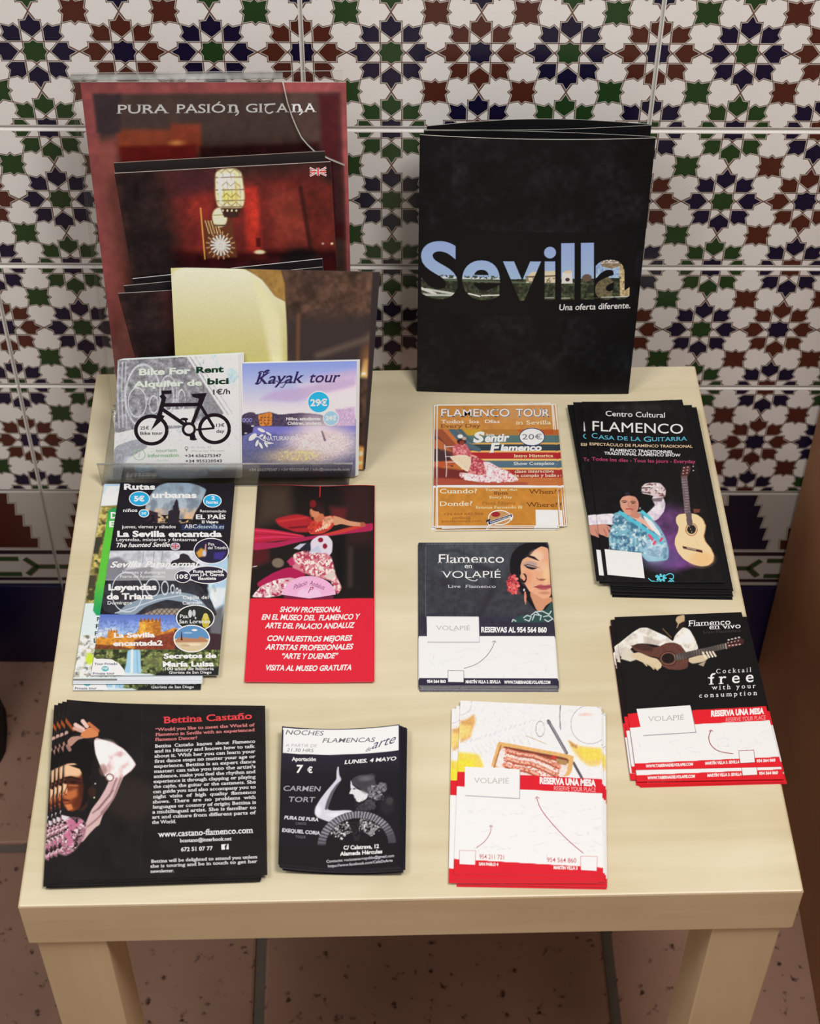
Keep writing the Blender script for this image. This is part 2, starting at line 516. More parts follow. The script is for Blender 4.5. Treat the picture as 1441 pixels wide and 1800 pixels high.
def clip_poly(P, x0, x1, y0, y1):
    def cut(P, f):
        out = []
        for i in range(len(P)):
            a, b = P[i], P[(i + 1) % len(P)]; fa, fb = f(a), f(b)
            if fa >= 0: out.append(a)
            if (fa >= 0) != (fb >= 0):
                t = fa / (fa - fb); out.append((a[0] + (b[0] - a[0]) * t, a[1] + (b[1] - a[1]) * t))
        return out
    for f in (lambda p: p[0] - x0, lambda p: x1 - p[0], lambda p: p[1] - y0, lambda p: y1 - p[1]):
        if len(P) < 3: return []
        P = cut(P, f)
    return P if len(P) >= 3 else []


def offset_poly(P, d):
    n = len(P); A = sum(P[i][0] * P[(i + 1) % n][1] - P[(i + 1) % n][0] * P[i][1] for i in range(n))
    sg = 1 if A > 0 else -1; out = []
    for i in range(n):
        a, b, c = np.array(P[i - 1]), np.array(P[i]), np.array(P[(i + 1) % n])
        u = (b - a) / (np.linalg.norm(b - a) + 1e-9); v = (c - b) / (np.linalg.norm(c - b) + 1e-9)
        nu, nv = np.array([u[1], -u[0]]) * sg, np.array([v[1], -v[0]]) * sg
        m = nu + nv; L = m @ m
        m = m / max(L, .5) * 2 if L > 1e-6 else nu
        out.append(tuple(b + m * d))
    return out


def sym8(q):  # quarter-turn copies
    r = []
    for k in range(4):
        c, s_ = [(1, 0), (0, 1), (-1, 0), (0, -1)][k]; r.append([(x * c - y * s_, x * s_ + y * c) for x, y in q])
    return r


PET_C = [(0, .46), (-.045, .382), (-.108, .375), (-.108, .28), (0, .19), (.108, .28), (.108, .375), (.045, .382)]
PET_D = [(.138, .138), (.28, .138), (.335, .19), (.303, .235), (.33, .325), (.24, .303), (.195, .335), (.138, .285)]
STAR = []
for k in range(4):
    for x, y in [(.14, 0), (.108, .045), (.108, .108), (.045, .108)]:
        c, s_ = [(1, 0), (0, 1), (-1, 0), (0, -1)][k]; STAR.append((x * c - y * s_, x * s_ + y * c))
FILL = []
for k in range(4):
    for x, y in [(.15, 0), (.115, .036), (.138, .135), (.036, .112)]:
        c, s_ = [(1, 0), (0, 1), (-1, 0), (0, -1)][k]; FILL.append((x * c - y * s_, x * s_ + y * c))


class TileArt:
    def __init__(s, w, h):
        s.w, s.h = w, h; s.V = []; s.F = []; s.C = []; s.k = 0

    def add(s, P, col, m=(.0020, .0034), lvl=0):
        P = clip_poly(P, m[0], s.w - m[0], m[1], s.h - m[1])
        if not P: return
        s.k += 1; b = len(s.V); y = -(.00012 + lvl * .00004)
        for x, z in P: s.V.append((x, y, z)); s.C.append(lin(col) / .93)
        s.F.append(tuple(range(b, b + len(P))))

    def mesh(s, name, base):
        # body: bevelled slab, face towards -y
        g = .0011; e = .0016; bv = .0009; w, h = s.w, s.h
        r0 = [(g, e), (w - g, e), (w - g, h - e), (g, h - e)]; r1 = [(g + bv, e + bv), (w - g - bv, e + bv), (w - g - bv, h - e - bv), (g + bv, h - e - bv)]
        V = [(x, .006, z) for x, z in r0] + [(x, .0006, z) for x, z in r0] + [(x, 0, z) for x, z in r1]
        F = [(8, 9, 10, 11)] + [(4 + i, 4 + (i + 1) % 4, 8 + (i + 1) % 4, 8 + i) for i in range(4)] + [(i, (i + 1) % 4, 4 + (i + 1) % 4, 4 + i) for i in range(4)]
        C = [lin(base)] * 12; n = 12
        V += s.V; C += s.C; F += [tuple(i + n for i in f) for f in s.F]
        return mesh_from(name, V, F, [M_glaze], np.array(C))


def star_tile():
    A = TileArt(TWD, THT)

    def put(P, cx, cz, col, lvl, off=0):
        Q = offset_poly(P, off) if off else P
        A.add([(cx + x * PX_, cz + y * PZ_) for x, y in Q], col, lvl=lvl)

    def seg(a, b, cx, cz, w, col, lvl):
        a, b = np.array(a), np.array(b); d = (b - a) / np.linalg.norm(b - a); n = np.array([-d[1], d[0]]) * w / 2
        put([tuple(a + n), tuple(b + n), tuple(b - n), tuple(a - n)], cx, cz, col, lvl)
    star = {}   # column, row -> (centre, petals)
    for c in range(5):
        for r in range(3):
            if r == 1: star[c, r] = (C_NAVY, C_BROWN) if c % 2 == 0 else (C_GREEN, C_NAVY)
            else: star[c, r] = {0: (C_GREEN, C_NAVY), 1: (C_NAVY, C_GREEN), 2: (C_BROWN, C_NAVY), 3: (C_NAVY, C_GREEN), 4: (C_GREEN, C_NAVY)}[c]
    for (c, r), (cc, pc) in star.items():
        cx, cz = c * PX_, r * PZ_
        for q in range(4):
            cs, sn = [(1, 0), (0, 1), (-1, 0), (0, -1)][q]; R_ = lambda p: (p[0] * cs - p[1] * sn, p[0] * sn + p[1] * cs)
            seg(R_((.121, -.4)), R_((.121, .4)), cx, cz, .013, C_LINE, 0)
            seg(R_((-.29, -.125)), R_((.121, .286)), cx, cz, .013, C_LINE, 0)
            seg(R_((0, .5)), R_((.06, .40)), cx, cz, .015, C_LINE, 0); seg(R_((0, .5)), R_((-.06, .40)), cx, cz, .015, C_LINE, 0)
            seg(R_((.33, .33)), R_((.375, .375)), cx, cz, .014, C_LINE, 0)
        for P in sym8(PET_C) + sym8(PET_D):
            put(P, cx, cz, C_LINE, 1, .020); put(P, cx, cz, C_LIP, 2, .012); put(P, cx, cz, pc, 3, .003)
        put(STAR, cx, cz, C_LINE, 1, .018); put(STAR, cx, cz, C_LIP, 2, .008); put(STAR, cx, cz, cc, 3)
    for c in range(4):
        for r in range(2):
            col = C_GREEN if c in (0, 3) else C_BROWN
            cx, cz = (c + .5) * PX_, (r + .5) * PZ_
            put(FILL, cx, cz, C_LINE, 1, .018); put(FILL, cx, cz, C_LIP, 2, .009); put(FILL, cx, cz, col, 3)
    return A.mesh('painted_tile', C_W)


def border_tile():
    A = TileArt(TWD, THT); top = THT; o = .2243
    zs = [THT - (o - z) for z in (.2219, .2055, .188, .1707, .1518, .137)]
    for cx, h0, h1, col in ((.0555, .0195, .0415, C_BROWN), (.2368, .0195, .0415, C_BROWN), (.1461, .0155, .0375, C_NAVY)):
        pr = []
        for k in range(5):
            h = h0 + (h1 - h0) * k / 4; pr += [(h, zs[k]), (h - .002, zs[k + 1])]
        P = [(cx + x, z) for x, z in pr] + [(cx - x, z) for x, z in reversed(pr)]
        A.add(offset_poly(P, .0016), C_LINE, lvl=1); A.add(offset_poly(P, .0009), C_LIP, lvl=2); A.add(P, (22, 18, 40) if col == C_NAVY else (70, 32, 22), lvl=3)
    f = lambda z: THT - (o - z)
    for z0, z1 in ((.1264, .1325), (.0833, .0885)): A.add([(0, f(z0)), (TWD, f(z0)), (TWD, f(z1)), (0, f(z1))], (40, 26, 34), lvl=1)
    zc = f(.106)
    for cx in (PX_, PX_ * 3):
        w = .040
        for a, b in (((-w, .0125), (w, .0125)), ((-w, -.0125), (w, -.0125)), ((w, .0125), (w + .011, 0)), ((w, -.0125), (w + .011, 0)), ((-w, .0125), (-w - .011, 0)), ((-w, -.0125), (-w - .011, 0)), ((w + .011, 0), (w + .030, 0)), ((-w - .011, 0), (-w - .030, 0))):
            a, b = np.array(a), np.array(b); d = (b - a) / np.linalg.norm(b - a); n = np.array([-d[1], d[0]])
            for wd, col, lv in ((.0038, C_LINE, 1), (.0026, (40, 66, 34), 2)):
                q = [a + n * wd - d * .001, b + n * wd + d * .001, b - n * wd + d * .001, a - n * wd - d * .001]
                if a[1] == b[1] and a[1] != 0: q = [a * np.array([.82, 1]) + n * wd, b * np.array([.82, 1]) + n * wd, b * np.array([.82, 1]) - n * wd, a * np.array([.82, 1]) - n * wd]
                A.add([(cx + x, zc + y) for x, y in q], col, lvl=lv)
    return A.mesh('border_tile', (184, 178, 172))  # white ground dimmed: shade low on the wall put into the colour


wall = link('wall_back', box_mesh('wall_back', -1.16, 1.74, .0018, .09, 0, 1.47, [M_grout]), loc=(WX, WY, 0))
wall.rotation_euler = (0, 0, WA); tag(wall, 'wall covered in painted star-patterned tiles', kind='structure')
ME_STAR, ME_BORD = star_tile(), border_tile()
ME_BLUE = TileArt(TWD, THT).mesh('plain_tile', (26, 22, 58))
for k in range(-4, 6):
    for r in range(-5, 6):
        z = Z0 - (r + 1) * THT
        me = ME_STAR if r < 3 else (ME_BORD if r == 3 else ME_BLUE)
        if r == 5: continue
        if z < -.02: z = z
        t = link('tile', me, wall, (k * TWD, -.0012 if me is not ME_BLUE else -.0022, z))
wall.data.update()

# ================================================================== floor of terracotta tiles
M_terra = flat_mat('terracotta', (172, 134, 114), .55, .4, .28, 9, bump=.25)


def terra_pits():
    nt = M_terra.node_tree; b = nt.nodes['Principled BSDF']; mx = [n for n in nt.nodes if n.type == 'MIX'][0]
    tc = [n for n in nt.nodes if n.type == 'TEX_COORD'][0]
    oi = nd(nt, 'ShaderNodeObjectInfo'); hs = nd(nt, 'ShaderNodeHueSaturation')
    mr0 = nd(nt, 'ShaderNodeMapRange'); mr0.inputs[3].default_value = .82; mr0.inputs[4].default_value = 1.12
    nt.links.new(oi.outputs['Random'], mr0.inputs[0]); nt.links.new(mr0.outputs[0], hs.inputs['Value']); nt.links.new(mx.outputs[2], hs.inputs['Color'])
    n1 = nd(nt, 'ShaderNodeTexNoise'); n1.inputs['Scale'].default_value = 85; n1.inputs['Detail'].default_value = 4
    nt.links.new(tc.outputs['Object'], n1.inputs['Vector'])
    mr = nd(nt, 'ShaderNodeMapRange'); mr.inputs[1].default_value = .62; mr.inputs[2].default_value = .72
    nt.links.new(n1.outputs['Fac'], mr.inputs[0])
    m2 = nd(nt, 'ShaderNodeMix', data_type='RGBA'); m2.inputs[7].default_value = (*lin((62, 34, 30)), 1)
    nt.links.new(mr.outputs[0], m2.inputs[0]); nt.links.new(hs.outputs[0], m2.inputs[6]); nt.links.new(m2.outputs[2], b.inputs['Base Color'])


terra_pits()
M_fgrout = flat_mat('floor_grout', (112, 104, 96), .9, .2, .2, 60)
floor = link('floor', box_mesh('floor', -1.27, 1.88, -1.38, .66, -.05, -.002, [M_fgrout])); tag(floor, 'terracotta tiled floor', kind='structure')
PT = .351
ME_T = [box_mesh('floor_tile', .005, PT - .005, .005, PT - .005, -.006, .0015, [M_terra], .003, 2)]
for i in range(-4, 5):
    for j in range(-4, 2):
        x0, y0 = .131 + (i - 0) * PT, .374 - (1 - j) * PT + PT * 1
        if j == 1:
            me = ME_T[0] if False else None
            if 'cut' not in globals(): cut = box_mesh('floor_tile', .005, PT - .005, .005, .235, -.006, .0015, [M_terra], .003, 2)
            me = cut
        else: me = ME_T[0]
        link('floor_tile', me, floor, (x0, y0, 0))

# ================================================================== side table
tb = empty('side_table', (.275, .2763, 0), 'square birch-look side table with thick top, strewn with leaflets', 'table')
W2 = .275; D2 = .2763
top = link('table_top', box_mesh('table_top', -W2, W2, -D2, D2, TT - .05, TT, [M_birch], .0012, 2), tb)
for sx in (-1, 1):
    for sy in (-1, 1):
        x = sx * (W2 - .0275 - (.002 if sx < 0 else .004)); y = sy * (D2 - .027)
        link('leg', box_mesh('leg', x - .025, x + .025, y - .025, y + .025, 0.0015, TT - .05, [M_birch_leg], .0012, 2), tb)
M_apron = wood_mat('birch_edge_foil', (222, 190, 146), (234, 206, 164), (3, 30, 30), .5, .3)  # same birch foil, tone raised to make up dim light on the edges
for nm, b_ in (('front_edge_band', (-W2, W2, -D2 - .0004, -D2)), ('side_edge_band', (-W2 - .0004, -W2, -D2, D2)), ('side_edge_band', (W2, W2 + .0004, -D2, D2))):
    link(nm, box_mesh(nm, b_[0], b_[1], b_[2], b_[3], TT - .0495, TT - .0013, [M_apron]), tb)
# highlight along the front edge, painted as a thin pale strip
link('edge_highlight', box_mesh('edge_highlight', -W2 + .001, W2 - .001, -D2 - .0002, -D2 + .0007, TT - .0010, TT + .00008, [M_edge]), tb)

# ================================================================== dark wooden unit on the right
cb = empty('wooden_cabinet', (.677, 0, 0), 'dark brown wooden cabinet side standing right of the table', 'cabinet', rz=WA)
link('side_panel', box_mesh('side_panel', 0, .022, -.42, .596, 0.002, .93, [M_dark_wood], .001), cb)
link('front_panel', box_mesh('front_panel', .022, .5, -.42, -.40, .06, .93, [M_dark_wood], .001), cb)
link('plinth', box_mesh('plinth', .022, .5, -.385, -.365, 0.002, .06, [M_dark_wood], .001), cb)
link('cabinet_top', box_mesh('cabinet_top', -.004, .505, -.43, .596, .93, .955, [M_dark_wood], .002), cb)

# ================================================================== small dark shape, unidentified, at the left edge of the view
def dark_shape():
    bm = bmesh.new(); bmesh.ops.create_grid(bm, x_segments=1, y_segments=1, size=.01); bm.free()
    V = []; F = []; nu, nv = 24, 14
    for j in range(nv + 1):
        t = j / nv
        for i in range(nu):
            a = 2 * math.pi * i / nu; e = .55
            cx = math.copysign(abs(math.cos(a)) ** e, math.cos(a)); sy = math.copysign(abs(math.sin(a)) ** e, math.sin(a))
            r = (1 - .25 * t) * (1 - .06 * math.sin(3 * a + 4 * t)); ww = .09 * r; dd = .06 * r * (1 - .55 * t)
            V.append((cx * ww, sy * dd, .0018 + .30 * t))
    for j in range(nv):
        for i in range(nu): a, b = j * nu + i, j * nu + (i + 1) % nu; F.append((a, b, b + nu, a + nu))
    F.append(tuple(range(nu))[::-1]); F.append(tuple(nv * nu + i for i in range(nu)))
    return mesh_from('shape_body', V, F, [flat_mat('dark_matte', (44, 42, 48), .8, .3, .3, 50)], None, None, True)


bg = empty('dark_shape', (-.2515, .527, 0), 'dark unidentified shape on the floor at the far left edge', 'dark_shape')
link('shape_body', dark_shape(), bg)

# ================================================================== clear leaflet holder
hd = empty('leaflet_holder', (.125, .45, TT), 'clear acrylic leaflet holder with cracked front pane, full of leaflets', 'holder')


def slab_mesh(name, P, th, mats, n=None):
    """planar outline P (3-D, counter-clockwise from the front) extruded by th along its normal; cut edges use material 1"""
    P = [np.array(p, float) for p in P]
    if n is None: n = np.cross(P[1] - P[0], P[2] - P[1])
    n = n / np.linalg.norm(n); m = len(P); V = P + [p - n * th for p in P]
    F = [tuple(range(m)), tuple(range(2 * m - 1, m - 1, -1))] + [(i, i + m, (i + 1) % m + m, (i + 1) % m) for i in range(m)]
    me = mesh_from(name, V, F, mats, None, [0, 0] + [1] * m); return me


O = np.array([.125, .45, .45])
sl = math.tan(math.radians(9.4))
bp = lambda x, z, d=0.: np.array([x, .503 + (z - .46) * sl + d, z]) - O      # a point on the leaning back, d behind it
XL, XR = .0185, .2325
link('back_pane', slab_mesh('back_pane', [bp(XL, .4525, .0045), bp(XR, .4525, .0045), bp(XR, .7625, .0045), bp(XL, .7625, .0045)], .002, [M_acr, M_acr_edge]), hd)
crack = [(.1853, .7600), (.1870, .7500), (.1882, .7427), (.1913, .7307), (.1945, .7215), (.1983, .7123), (.2030, .7060), (.2085, .6999), (.2200, .6935), (.2325, .6878)]
link('front_pane', slab_mesh('front_pane', [bp(XL, .4525, -.0035), bp(XR, .4525, -.0035)] + [bp(x, z, -.0035) for x, z in reversed(crack)] + [bp(XL, .7600, -.0035)], .0018, [M_acr, M_acr_edge]), hd)


def tube(name, pts, r, mats, parent, n=8, ry=None):
    V = []; F = []; m = len(pts)
    for k, p in enumerate(pts):
        a, b = np.array(pts[max(k - 1, 0)]), np.array(pts[min(k + 1, m - 1)]); d = (b - a) / np.linalg.norm(b - a)
        u = np.cross(d, (0, 0, 1.)); u = u / np.linalg.norm(u) if np.linalg.norm(u) > 1e-6 else np.array([1., 0, 0]); w = np.cross(u, d)
        for i in range(n):
            t = 2 * math.pi * i / n; V.append(np.array(p) + u * r * math.cos(t) + w * (ry or r) * math.sin(t))
    for k in range(m - 1):
        for i in range(n): a, b = k * n + i, k * n + (i + 1) % n; F.append((a, b, b + n, a + n))
    F += [tuple(range(n))[::-1], tuple((m - 1) * n + i for i in range(n))]
    return link(name, mesh_from(name, V, F, mats, None, None, True), parent)


M_glint = acrylic_edge_mat(); M_glint.name = 'acrylic_fold'
tube('top_fold', [bp(XL, .7612, .0012), bp(.1853, .7612, .0012)], .0042, [M_glint], hd, 8, .0016)
tube('crack_edge', [bp(x, z, -.0042) for x, z in crack], .0005, [flat_mat('crack_white', (190, 190, 182), .4)], hd, 6)
link('base_plate', slab_mesh('base_plate', [np.array(p) - O for p in ((.0187, .4080, .4520), (.2310, .4033, .4520), (.2310, .5030, .4520), (.0187, .5030, .4520))], .0016, [M_acr, M_acr_edge]), hd)
link('front_lip', slab_mesh('front_lip', [np.array(p) - O for p in ((.0191, .4080, .4522), (.2306, .4033, .4522), (.2346, .4061, .4752), (.0172, .4101, .4752))], .0016, [M_lip, M_acr_edge]), hd)
tube('lip_rim', [np.array(p) - O for p in ((.0172, .4099, .4754), (.2346, .4059, .4754))], .0008, [M_glint], hd, 6)

# ================================================================== printed matter standing in the holder
def S_(*a, **k):
    s = Sheet(*a, **k); SHEETS.append(s); return s


WH = (240, 238, 236)
Up = lambda lean: np.array([0, math.sin(math.radians(lean)), math.cos(math.radians(lean))])

# --- tall sign inside the holder (draft units: photograph pixels)
s = S_('sign_card', [(.0259, .5524, .7581), (.2351, .5520, .7559), (.2351, .5035, .4629), (.0259, .5038, .4651)],
       [(140.8, 144.6), (608.2, 144.6), (621, 696.9), (208.2, 698.9)], (120, 60, 60), 'tall dark red card at the back of the clear holder, titled PURA PASIÓN GITANA', 'sign', edge=(200, 180, 170), gain=.5, t=.0006)


def paint_sign(R):
    R.fill((124, 62, 62)); R.mul(.1, 60, 3)  # reds muted: veil of reflection off the pane mixed into the colours
    R.P([(163, 166), (598, 162), (612, 600), (235, 600)], (62, 46, 42), 10)
    R.P([(205, 228), (335, 228), (340, 262), (205, 262)], (120, 52, 30), 12); R.P([(300, 218), (352, 218), (355, 270), (300, 270)], (118, 48, 28), 12)
    R.P([(205, 258), (345, 255), (350, 300), (212, 300)], (88, 22, 20), 10); R.P([(350, 258), (560, 250), (580, 300), (350, 300)], (42, 16, 18), 12)
    R.P([(165, 166), (212, 166), (212, 232), (185, 238), (170, 232)], (48, 34, 40), 10)
    R.E(310, 251, 12, 4, (170, 110, 60), 8); R.P([(560, 165), (596, 165), (606, 420), (575, 420)], (60, 20, 24), 14)
    R.P([(170, 250), (205, 240), (235, 560), (210, 600)], (126, 66, 60), 20); R.mul(.1, 14, 5)


s.picture(paint_sign, .0011)
# uncial title: capitals with pen serifs
for a, b, w, k in ((205, 297, 'PURA', 1), (309, 396, 'PASIÓ', 1), (400, 420, 'n', 1.42), (432, 462, 'GI', 1), (484, 508, 'A', 1), (512, 531, 'n', 1.42), (533, 556, 'A', 1)):
    s.T(w, a, 199.5 - (a - 205) * .008, b, 199.5 - (b - 205) * .008, 15.5 * k, (232, 222, 200), .008, .8)
s.curve([(480, 196), (473, 199), (467, 195), (467, 188), (472, 184), (476, 183)], 2.4, (232, 222, 200)); s.stroke([(464, 184), (484, 182.5)], 2.6, (232, 222, 200))
s.curve([(417, 192), (419, 198), (414, 203)], 2, (232, 222, 200)); s.curve([(529, 191), (531, 197), (526, 202)], 2, (232, 222, 200))


# --- the dark red brochures with a lamp (draft units: photograph pixels of the front one)
def paint_lamp(R):
    R.fill((46, 24, 22))
    R.P([(300, 330), (560, 300), (597, 470), (598, 700), (330, 700)], (92, 30, 26), 40)
    R.P([(330, 350), (365, 340), (370, 470), (345, 480)], (112, 34, 28), 20)
    R.P([(425, 330), (450, 330), (455, 460), (430, 460)], (150, 40, 30), 14)
    R.P([(470, 335), (520, 335), (540, 430), (480, 430)], (110, 42, 32), 26)
    R.P([(528, 335), (585, 320), (596, 445), (540, 440)], (84, 28, 22), 18); R.L([(527, 330), (543, 455)], 7, (52, 18, 16), 6)
    R.P([(230, 420), (360, 450), (470, 440), (598, 438), (600, 480), (230, 490)], (44, 8, 10), 16)
    R.E(520, 455, 30, 18, (26, 16, 18), 20)
    R.P([(203, 306), (265, 302), (300, 480), (300, 700), (250, 700)], (36, 24, 24), 30); R.P([(290, 300), (395, 295), (390, 330), (300, 345)], (60, 26, 30), 30)
    R.mul(.18, 26, 11); R.mul(.1, 7, 12)
    R.L([(349, 366), (352, 455)], 2.2, (206, 150, 70), 2)
    R.P([(352, 388), (403, 384), (410, 452), (356, 454)], (84, 44, 26), 4)
    for cx, cy, n in ((381, 431, 16),):
        for i in range(n):
            a = 2 * math.pi * i / n; R.L([(cx + 5 * math.cos(a), cy + 5 * math.sin(a)), (cx + 17 * math.cos(a), cy + 17 * math.sin(a))], 3.2, (226, 220, 200), 2)
            R.L([(cx + 20 * math.cos(a + .2), cy + 19 * math.sin(a + .2)), (cx + 25 * math.cos(a + .2), cy + 24 * math.sin(a + .2))], 2.4, (160, 130, 90), 2)
        R.E(cx, cy, 3, 3, (230, 225, 215), 2)
    for i in range(5): R.L([(356 + i * 5, 388), (362 + i * 5, 410)], 1.8, (190, 160, 110), 1.6)
    R.E(382, 382, 13, 17, (226, 222, 170), 4); R.L([(372, 396), (392, 396)], 3, (70, 60, 50), 2); R.L([(371, 378), (393, 378)], 1.5, (120, 110, 60), 1.5)
    R.P([(378, 303), (390, 297), (412, 296), (424, 303), (428, 345), (424, 366), (380, 366), (376, 345)], (222, 216, 168), 5)
    R.E(400, 318, 16, 12, (255, 252, 238), 8); R.E(400, 346, 18, 10, (206, 196, 110), 8)
    for yy in (312, 334, 353, 364): R.L([(378, yy), (427, yy - 1)], 1.8, (96, 76, 60), 1.6)
    for xx in (384, 391, 398, 405, 412, 420): R.L([(xx, 305), (xx + 1, 364)], 1.1, (140, 124, 90), 1.4, .8)
    for yy in (300, 323, 343, 358): R.L([(380 + i * 8, yy + (4 if i % 2 else -3)) for i in range(6)], 1.6, (110, 92, 50), 1.6, .8)
    R.E(385, 333, 3, 26, (250, 250, 235), 4, .7); R.E(414, 333, 3, 26, (170, 150, 90), 5, .6)
    R.P([(384, 366), (420, 366), (414, 382), (390, 382)], (52, 30, 26), 3)
    for xx in (388, 396, 404, 412): R.E(xx, 370, 1.6, 2, (220, 210, 160), 1.5)
    R.E(450, 443, 9, 3.5, (250, 224, 170), 4); R.E(449, 452, 14, 5, (60, 16, 12), 6); R.P([(444, 418), (453, 418), (452, 434), (445, 434)], (70, 14, 10), 4)
    for xx, c in ((563, (160, 130, 120)), (579, (240, 190, 150)), (590, (240, 120, 60))): R.E(xx, 428, 2.4, 2, c, 2)


def flag(s, x0, y0, x1, y1, k=0.):
    w, h = x1 - x0, y1 - y0; f = lambda u, v: (x0 + u * w, y0 + v * h - k * u * w)
    for a, b in (((0, 0), (1, 1)), ((0, 1), (1, 0))): s.stroke([f(*a), f(*b)], h * .26, (205, 196, 200)); s.stroke([f(*a), f(*b)], h * .09, (178, 50, 50))
    for a, b in (((0, .5), (1, .5)), ((.5, 0), (.5, 1))): s.stroke([f(*a), f(*b)], h * .34, (214, 204, 206)); s.stroke([f(*a), f(*b)], h * .2, (180, 46, 48))


dB = [(201, 305), (581, 284.5), (593, 692.1), (246, 710.5)]
tlB, trB = np.array([.0487, .5167, .6966]), np.array([.2216, .5181, .7045])
lamp_c = [tlB, trB, trB - Up(10) * .22 + (.006, 0, 0), tlB - Up(10) * .22 + (.013, 0, 0)]
tl2, tr2 = np.array([.0481, .5236, .7017]), np.array([.2171, .5250, .7098])
sA = S_('brochure', [tl2, tr2, tr2 - Up(10) * .225 + (.006, 0, 0), tl2 - Up(10) * .225 + (.013, 0, 0)], dB, (38, 32, 32),
        'black-topped brochure standing hindmost, just behind the brochure with lamp and flag', 'brochure', 'dark red lamp brochures in the holder', edge=(120, 105, 98), gain=.62, t=.0012)
sB = S_('brochure', lamp_c, dB, (40, 24, 24), 'dark red brochure with a bright lamp and small British flag in its corner', 'brochure', 'dark red lamp brochures in the holder', edge=(150, 140, 132), gain=.62, t=.0012)
sB.picture(paint_lamp, .0007); flag(sB, 544, 295, 573, 309, .02)
# the lower one, pushed down and half hidden by the cream and brown brochure
tlC = np.array([.0428, .4855, .5991]); trC = np.array([.2125, .4880, .6065])
sC = S_('brochure', [tlC, trC, (.2215, .4440, .4620), (.0665, .4430, .4560)], dB, (40, 24, 24),
        'dark red brochure lower at the left, half hidden behind the cream and brown brochure', 'brochure', 'dark red lamp brochures in the holder', edge=(150, 145, 140), gain=.6, t=.0012)
sC.picture(paint_lamp, .0011)
sD = S_('brochure', [tlC + (.0045, .006, .003), trC + (.0, .007, .010), (.2215, .4510, .4640), (.0665, .4500, .4580)], dB, (34, 26, 30),
        'dark brochure tucked directly behind the low dark red one', 'brochure', 'dark red lamp brochures in the holder', edge=(150, 145, 140), gain=.6, t=.0012)
sE = S_('brochure', [tlC + (.012, .0115, .006), trC + (.0, .013, .014), (.2215, .4590, .4660), (.0705, .4580, .4600)], dB, (30, 22, 26),
        'dark brochure with a pale top edge, seen between two others at the left', 'brochure', 'dark red lamp brochures in the holder', edge=(215, 205, 200), gain=.6, t=.0012)

# --- cream and brown brochure with an arch (photograph pixels)
s = S_('brochure', [(.0896, .4852, .6268), (.2600, .4830, .6200), (.2450, .4206, .4536), (.0859, .4214, .4556)],
       [(300, 470), (668, 480), (642, 826), (318, 826)], (74, 54, 44), 'large brochure with a cream arch and brown stone wall behind the bike and kayak leaflets', 'brochure', edge=(70, 62, 58), gain=.72, t=.0016,
       curl=lambda u, v: .0012 * np.sin(u * math.pi) * v + .004 * np.exp(-u * 14) * v, nu=60)


def paint_arch(R):
    R.fill((72, 52, 42)); R.mul(.35, 26, 21); R.mul(.2, 8, 22); R.P([(500, 560), (660, 560), (650, 680), (510, 680)], (52, 42, 42), 40)
    R.P([(430, 470), (496, 470), (503, 505), (505, 640), (508, 660), (500, 535)], (90, 62, 44), 3)
    R.P([(290, 460), (432, 473), (462, 493), (485, 525), (503, 534), (506, 600), (508, 900), (290, 900)], (198, 192, 138), 3)
    m = R.pm([(290, 460), (432, 473), (462, 493), (485, 525), (503, 534), (506, 600), (508, 900), (290, 900)], 4)
    R.grad(470, 650, (206, 205, 184), (178, 170, 104), m); R.P([(440, 478), (470, 520), (495, 560), (500, 660), (480, 660), (465, 570)], (204, 200, 160), 14)
    R.P([(436, 473), (494, 471), (502, 500), (503, 533), (486, 524), (463, 494)], (146, 112, 58), 3); R.mul(.12, 9, 23, m * 0 + R.pm([(436, 473), (494, 471), (503, 533), (463, 494)], 4))
    R.L([(526, 560), (524, 700)], 6, (96, 66, 46), 8); R.L([(560, 632), (640, 604), (662, 590)], 9, (104, 88, 74), 16, .7)
    R.P([(640, 640), (662, 634), (656, 672), (632, 670)], (232, 200, 130), 10); R.E(650, 640, 14, 26, (146, 96, 56), 22, .7); R.E(639, 664, 3, 2, (255, 245, 220), 3)
    R.P([(622, 785), (642, 790), (638, 830), (618, 828)], (208, 150, 84), 8); R.E(634, 800, 3, 4, (255, 240, 200), 3); R.E(629, 815, 8, 3, (250, 215, 150), 4)
    R.P([(655, 480), (668, 480), (646, 826), (638, 826)], (46, 38, 38), 4)


s.picture(paint_arch, .0007)

# --- bike leaflet (draft: crop at 6.004 px)
bikeC = [(.0406, .4513, .5558), (.1412, .4528, .5595), (.1380, .4108, .4554), (.0284, .4111, .4563)]
bikeD = [(100, 200), (1375, 135), (1400, 1440), (50, 1450)]
s = S_('leaflet', bikeC, bikeD, (222, 228, 238), 'bicycle rental leaflet with a big black bicycle, front left in the holder', 'leaflet', edge=(225, 230, 240), gain=.8, t=.0004)


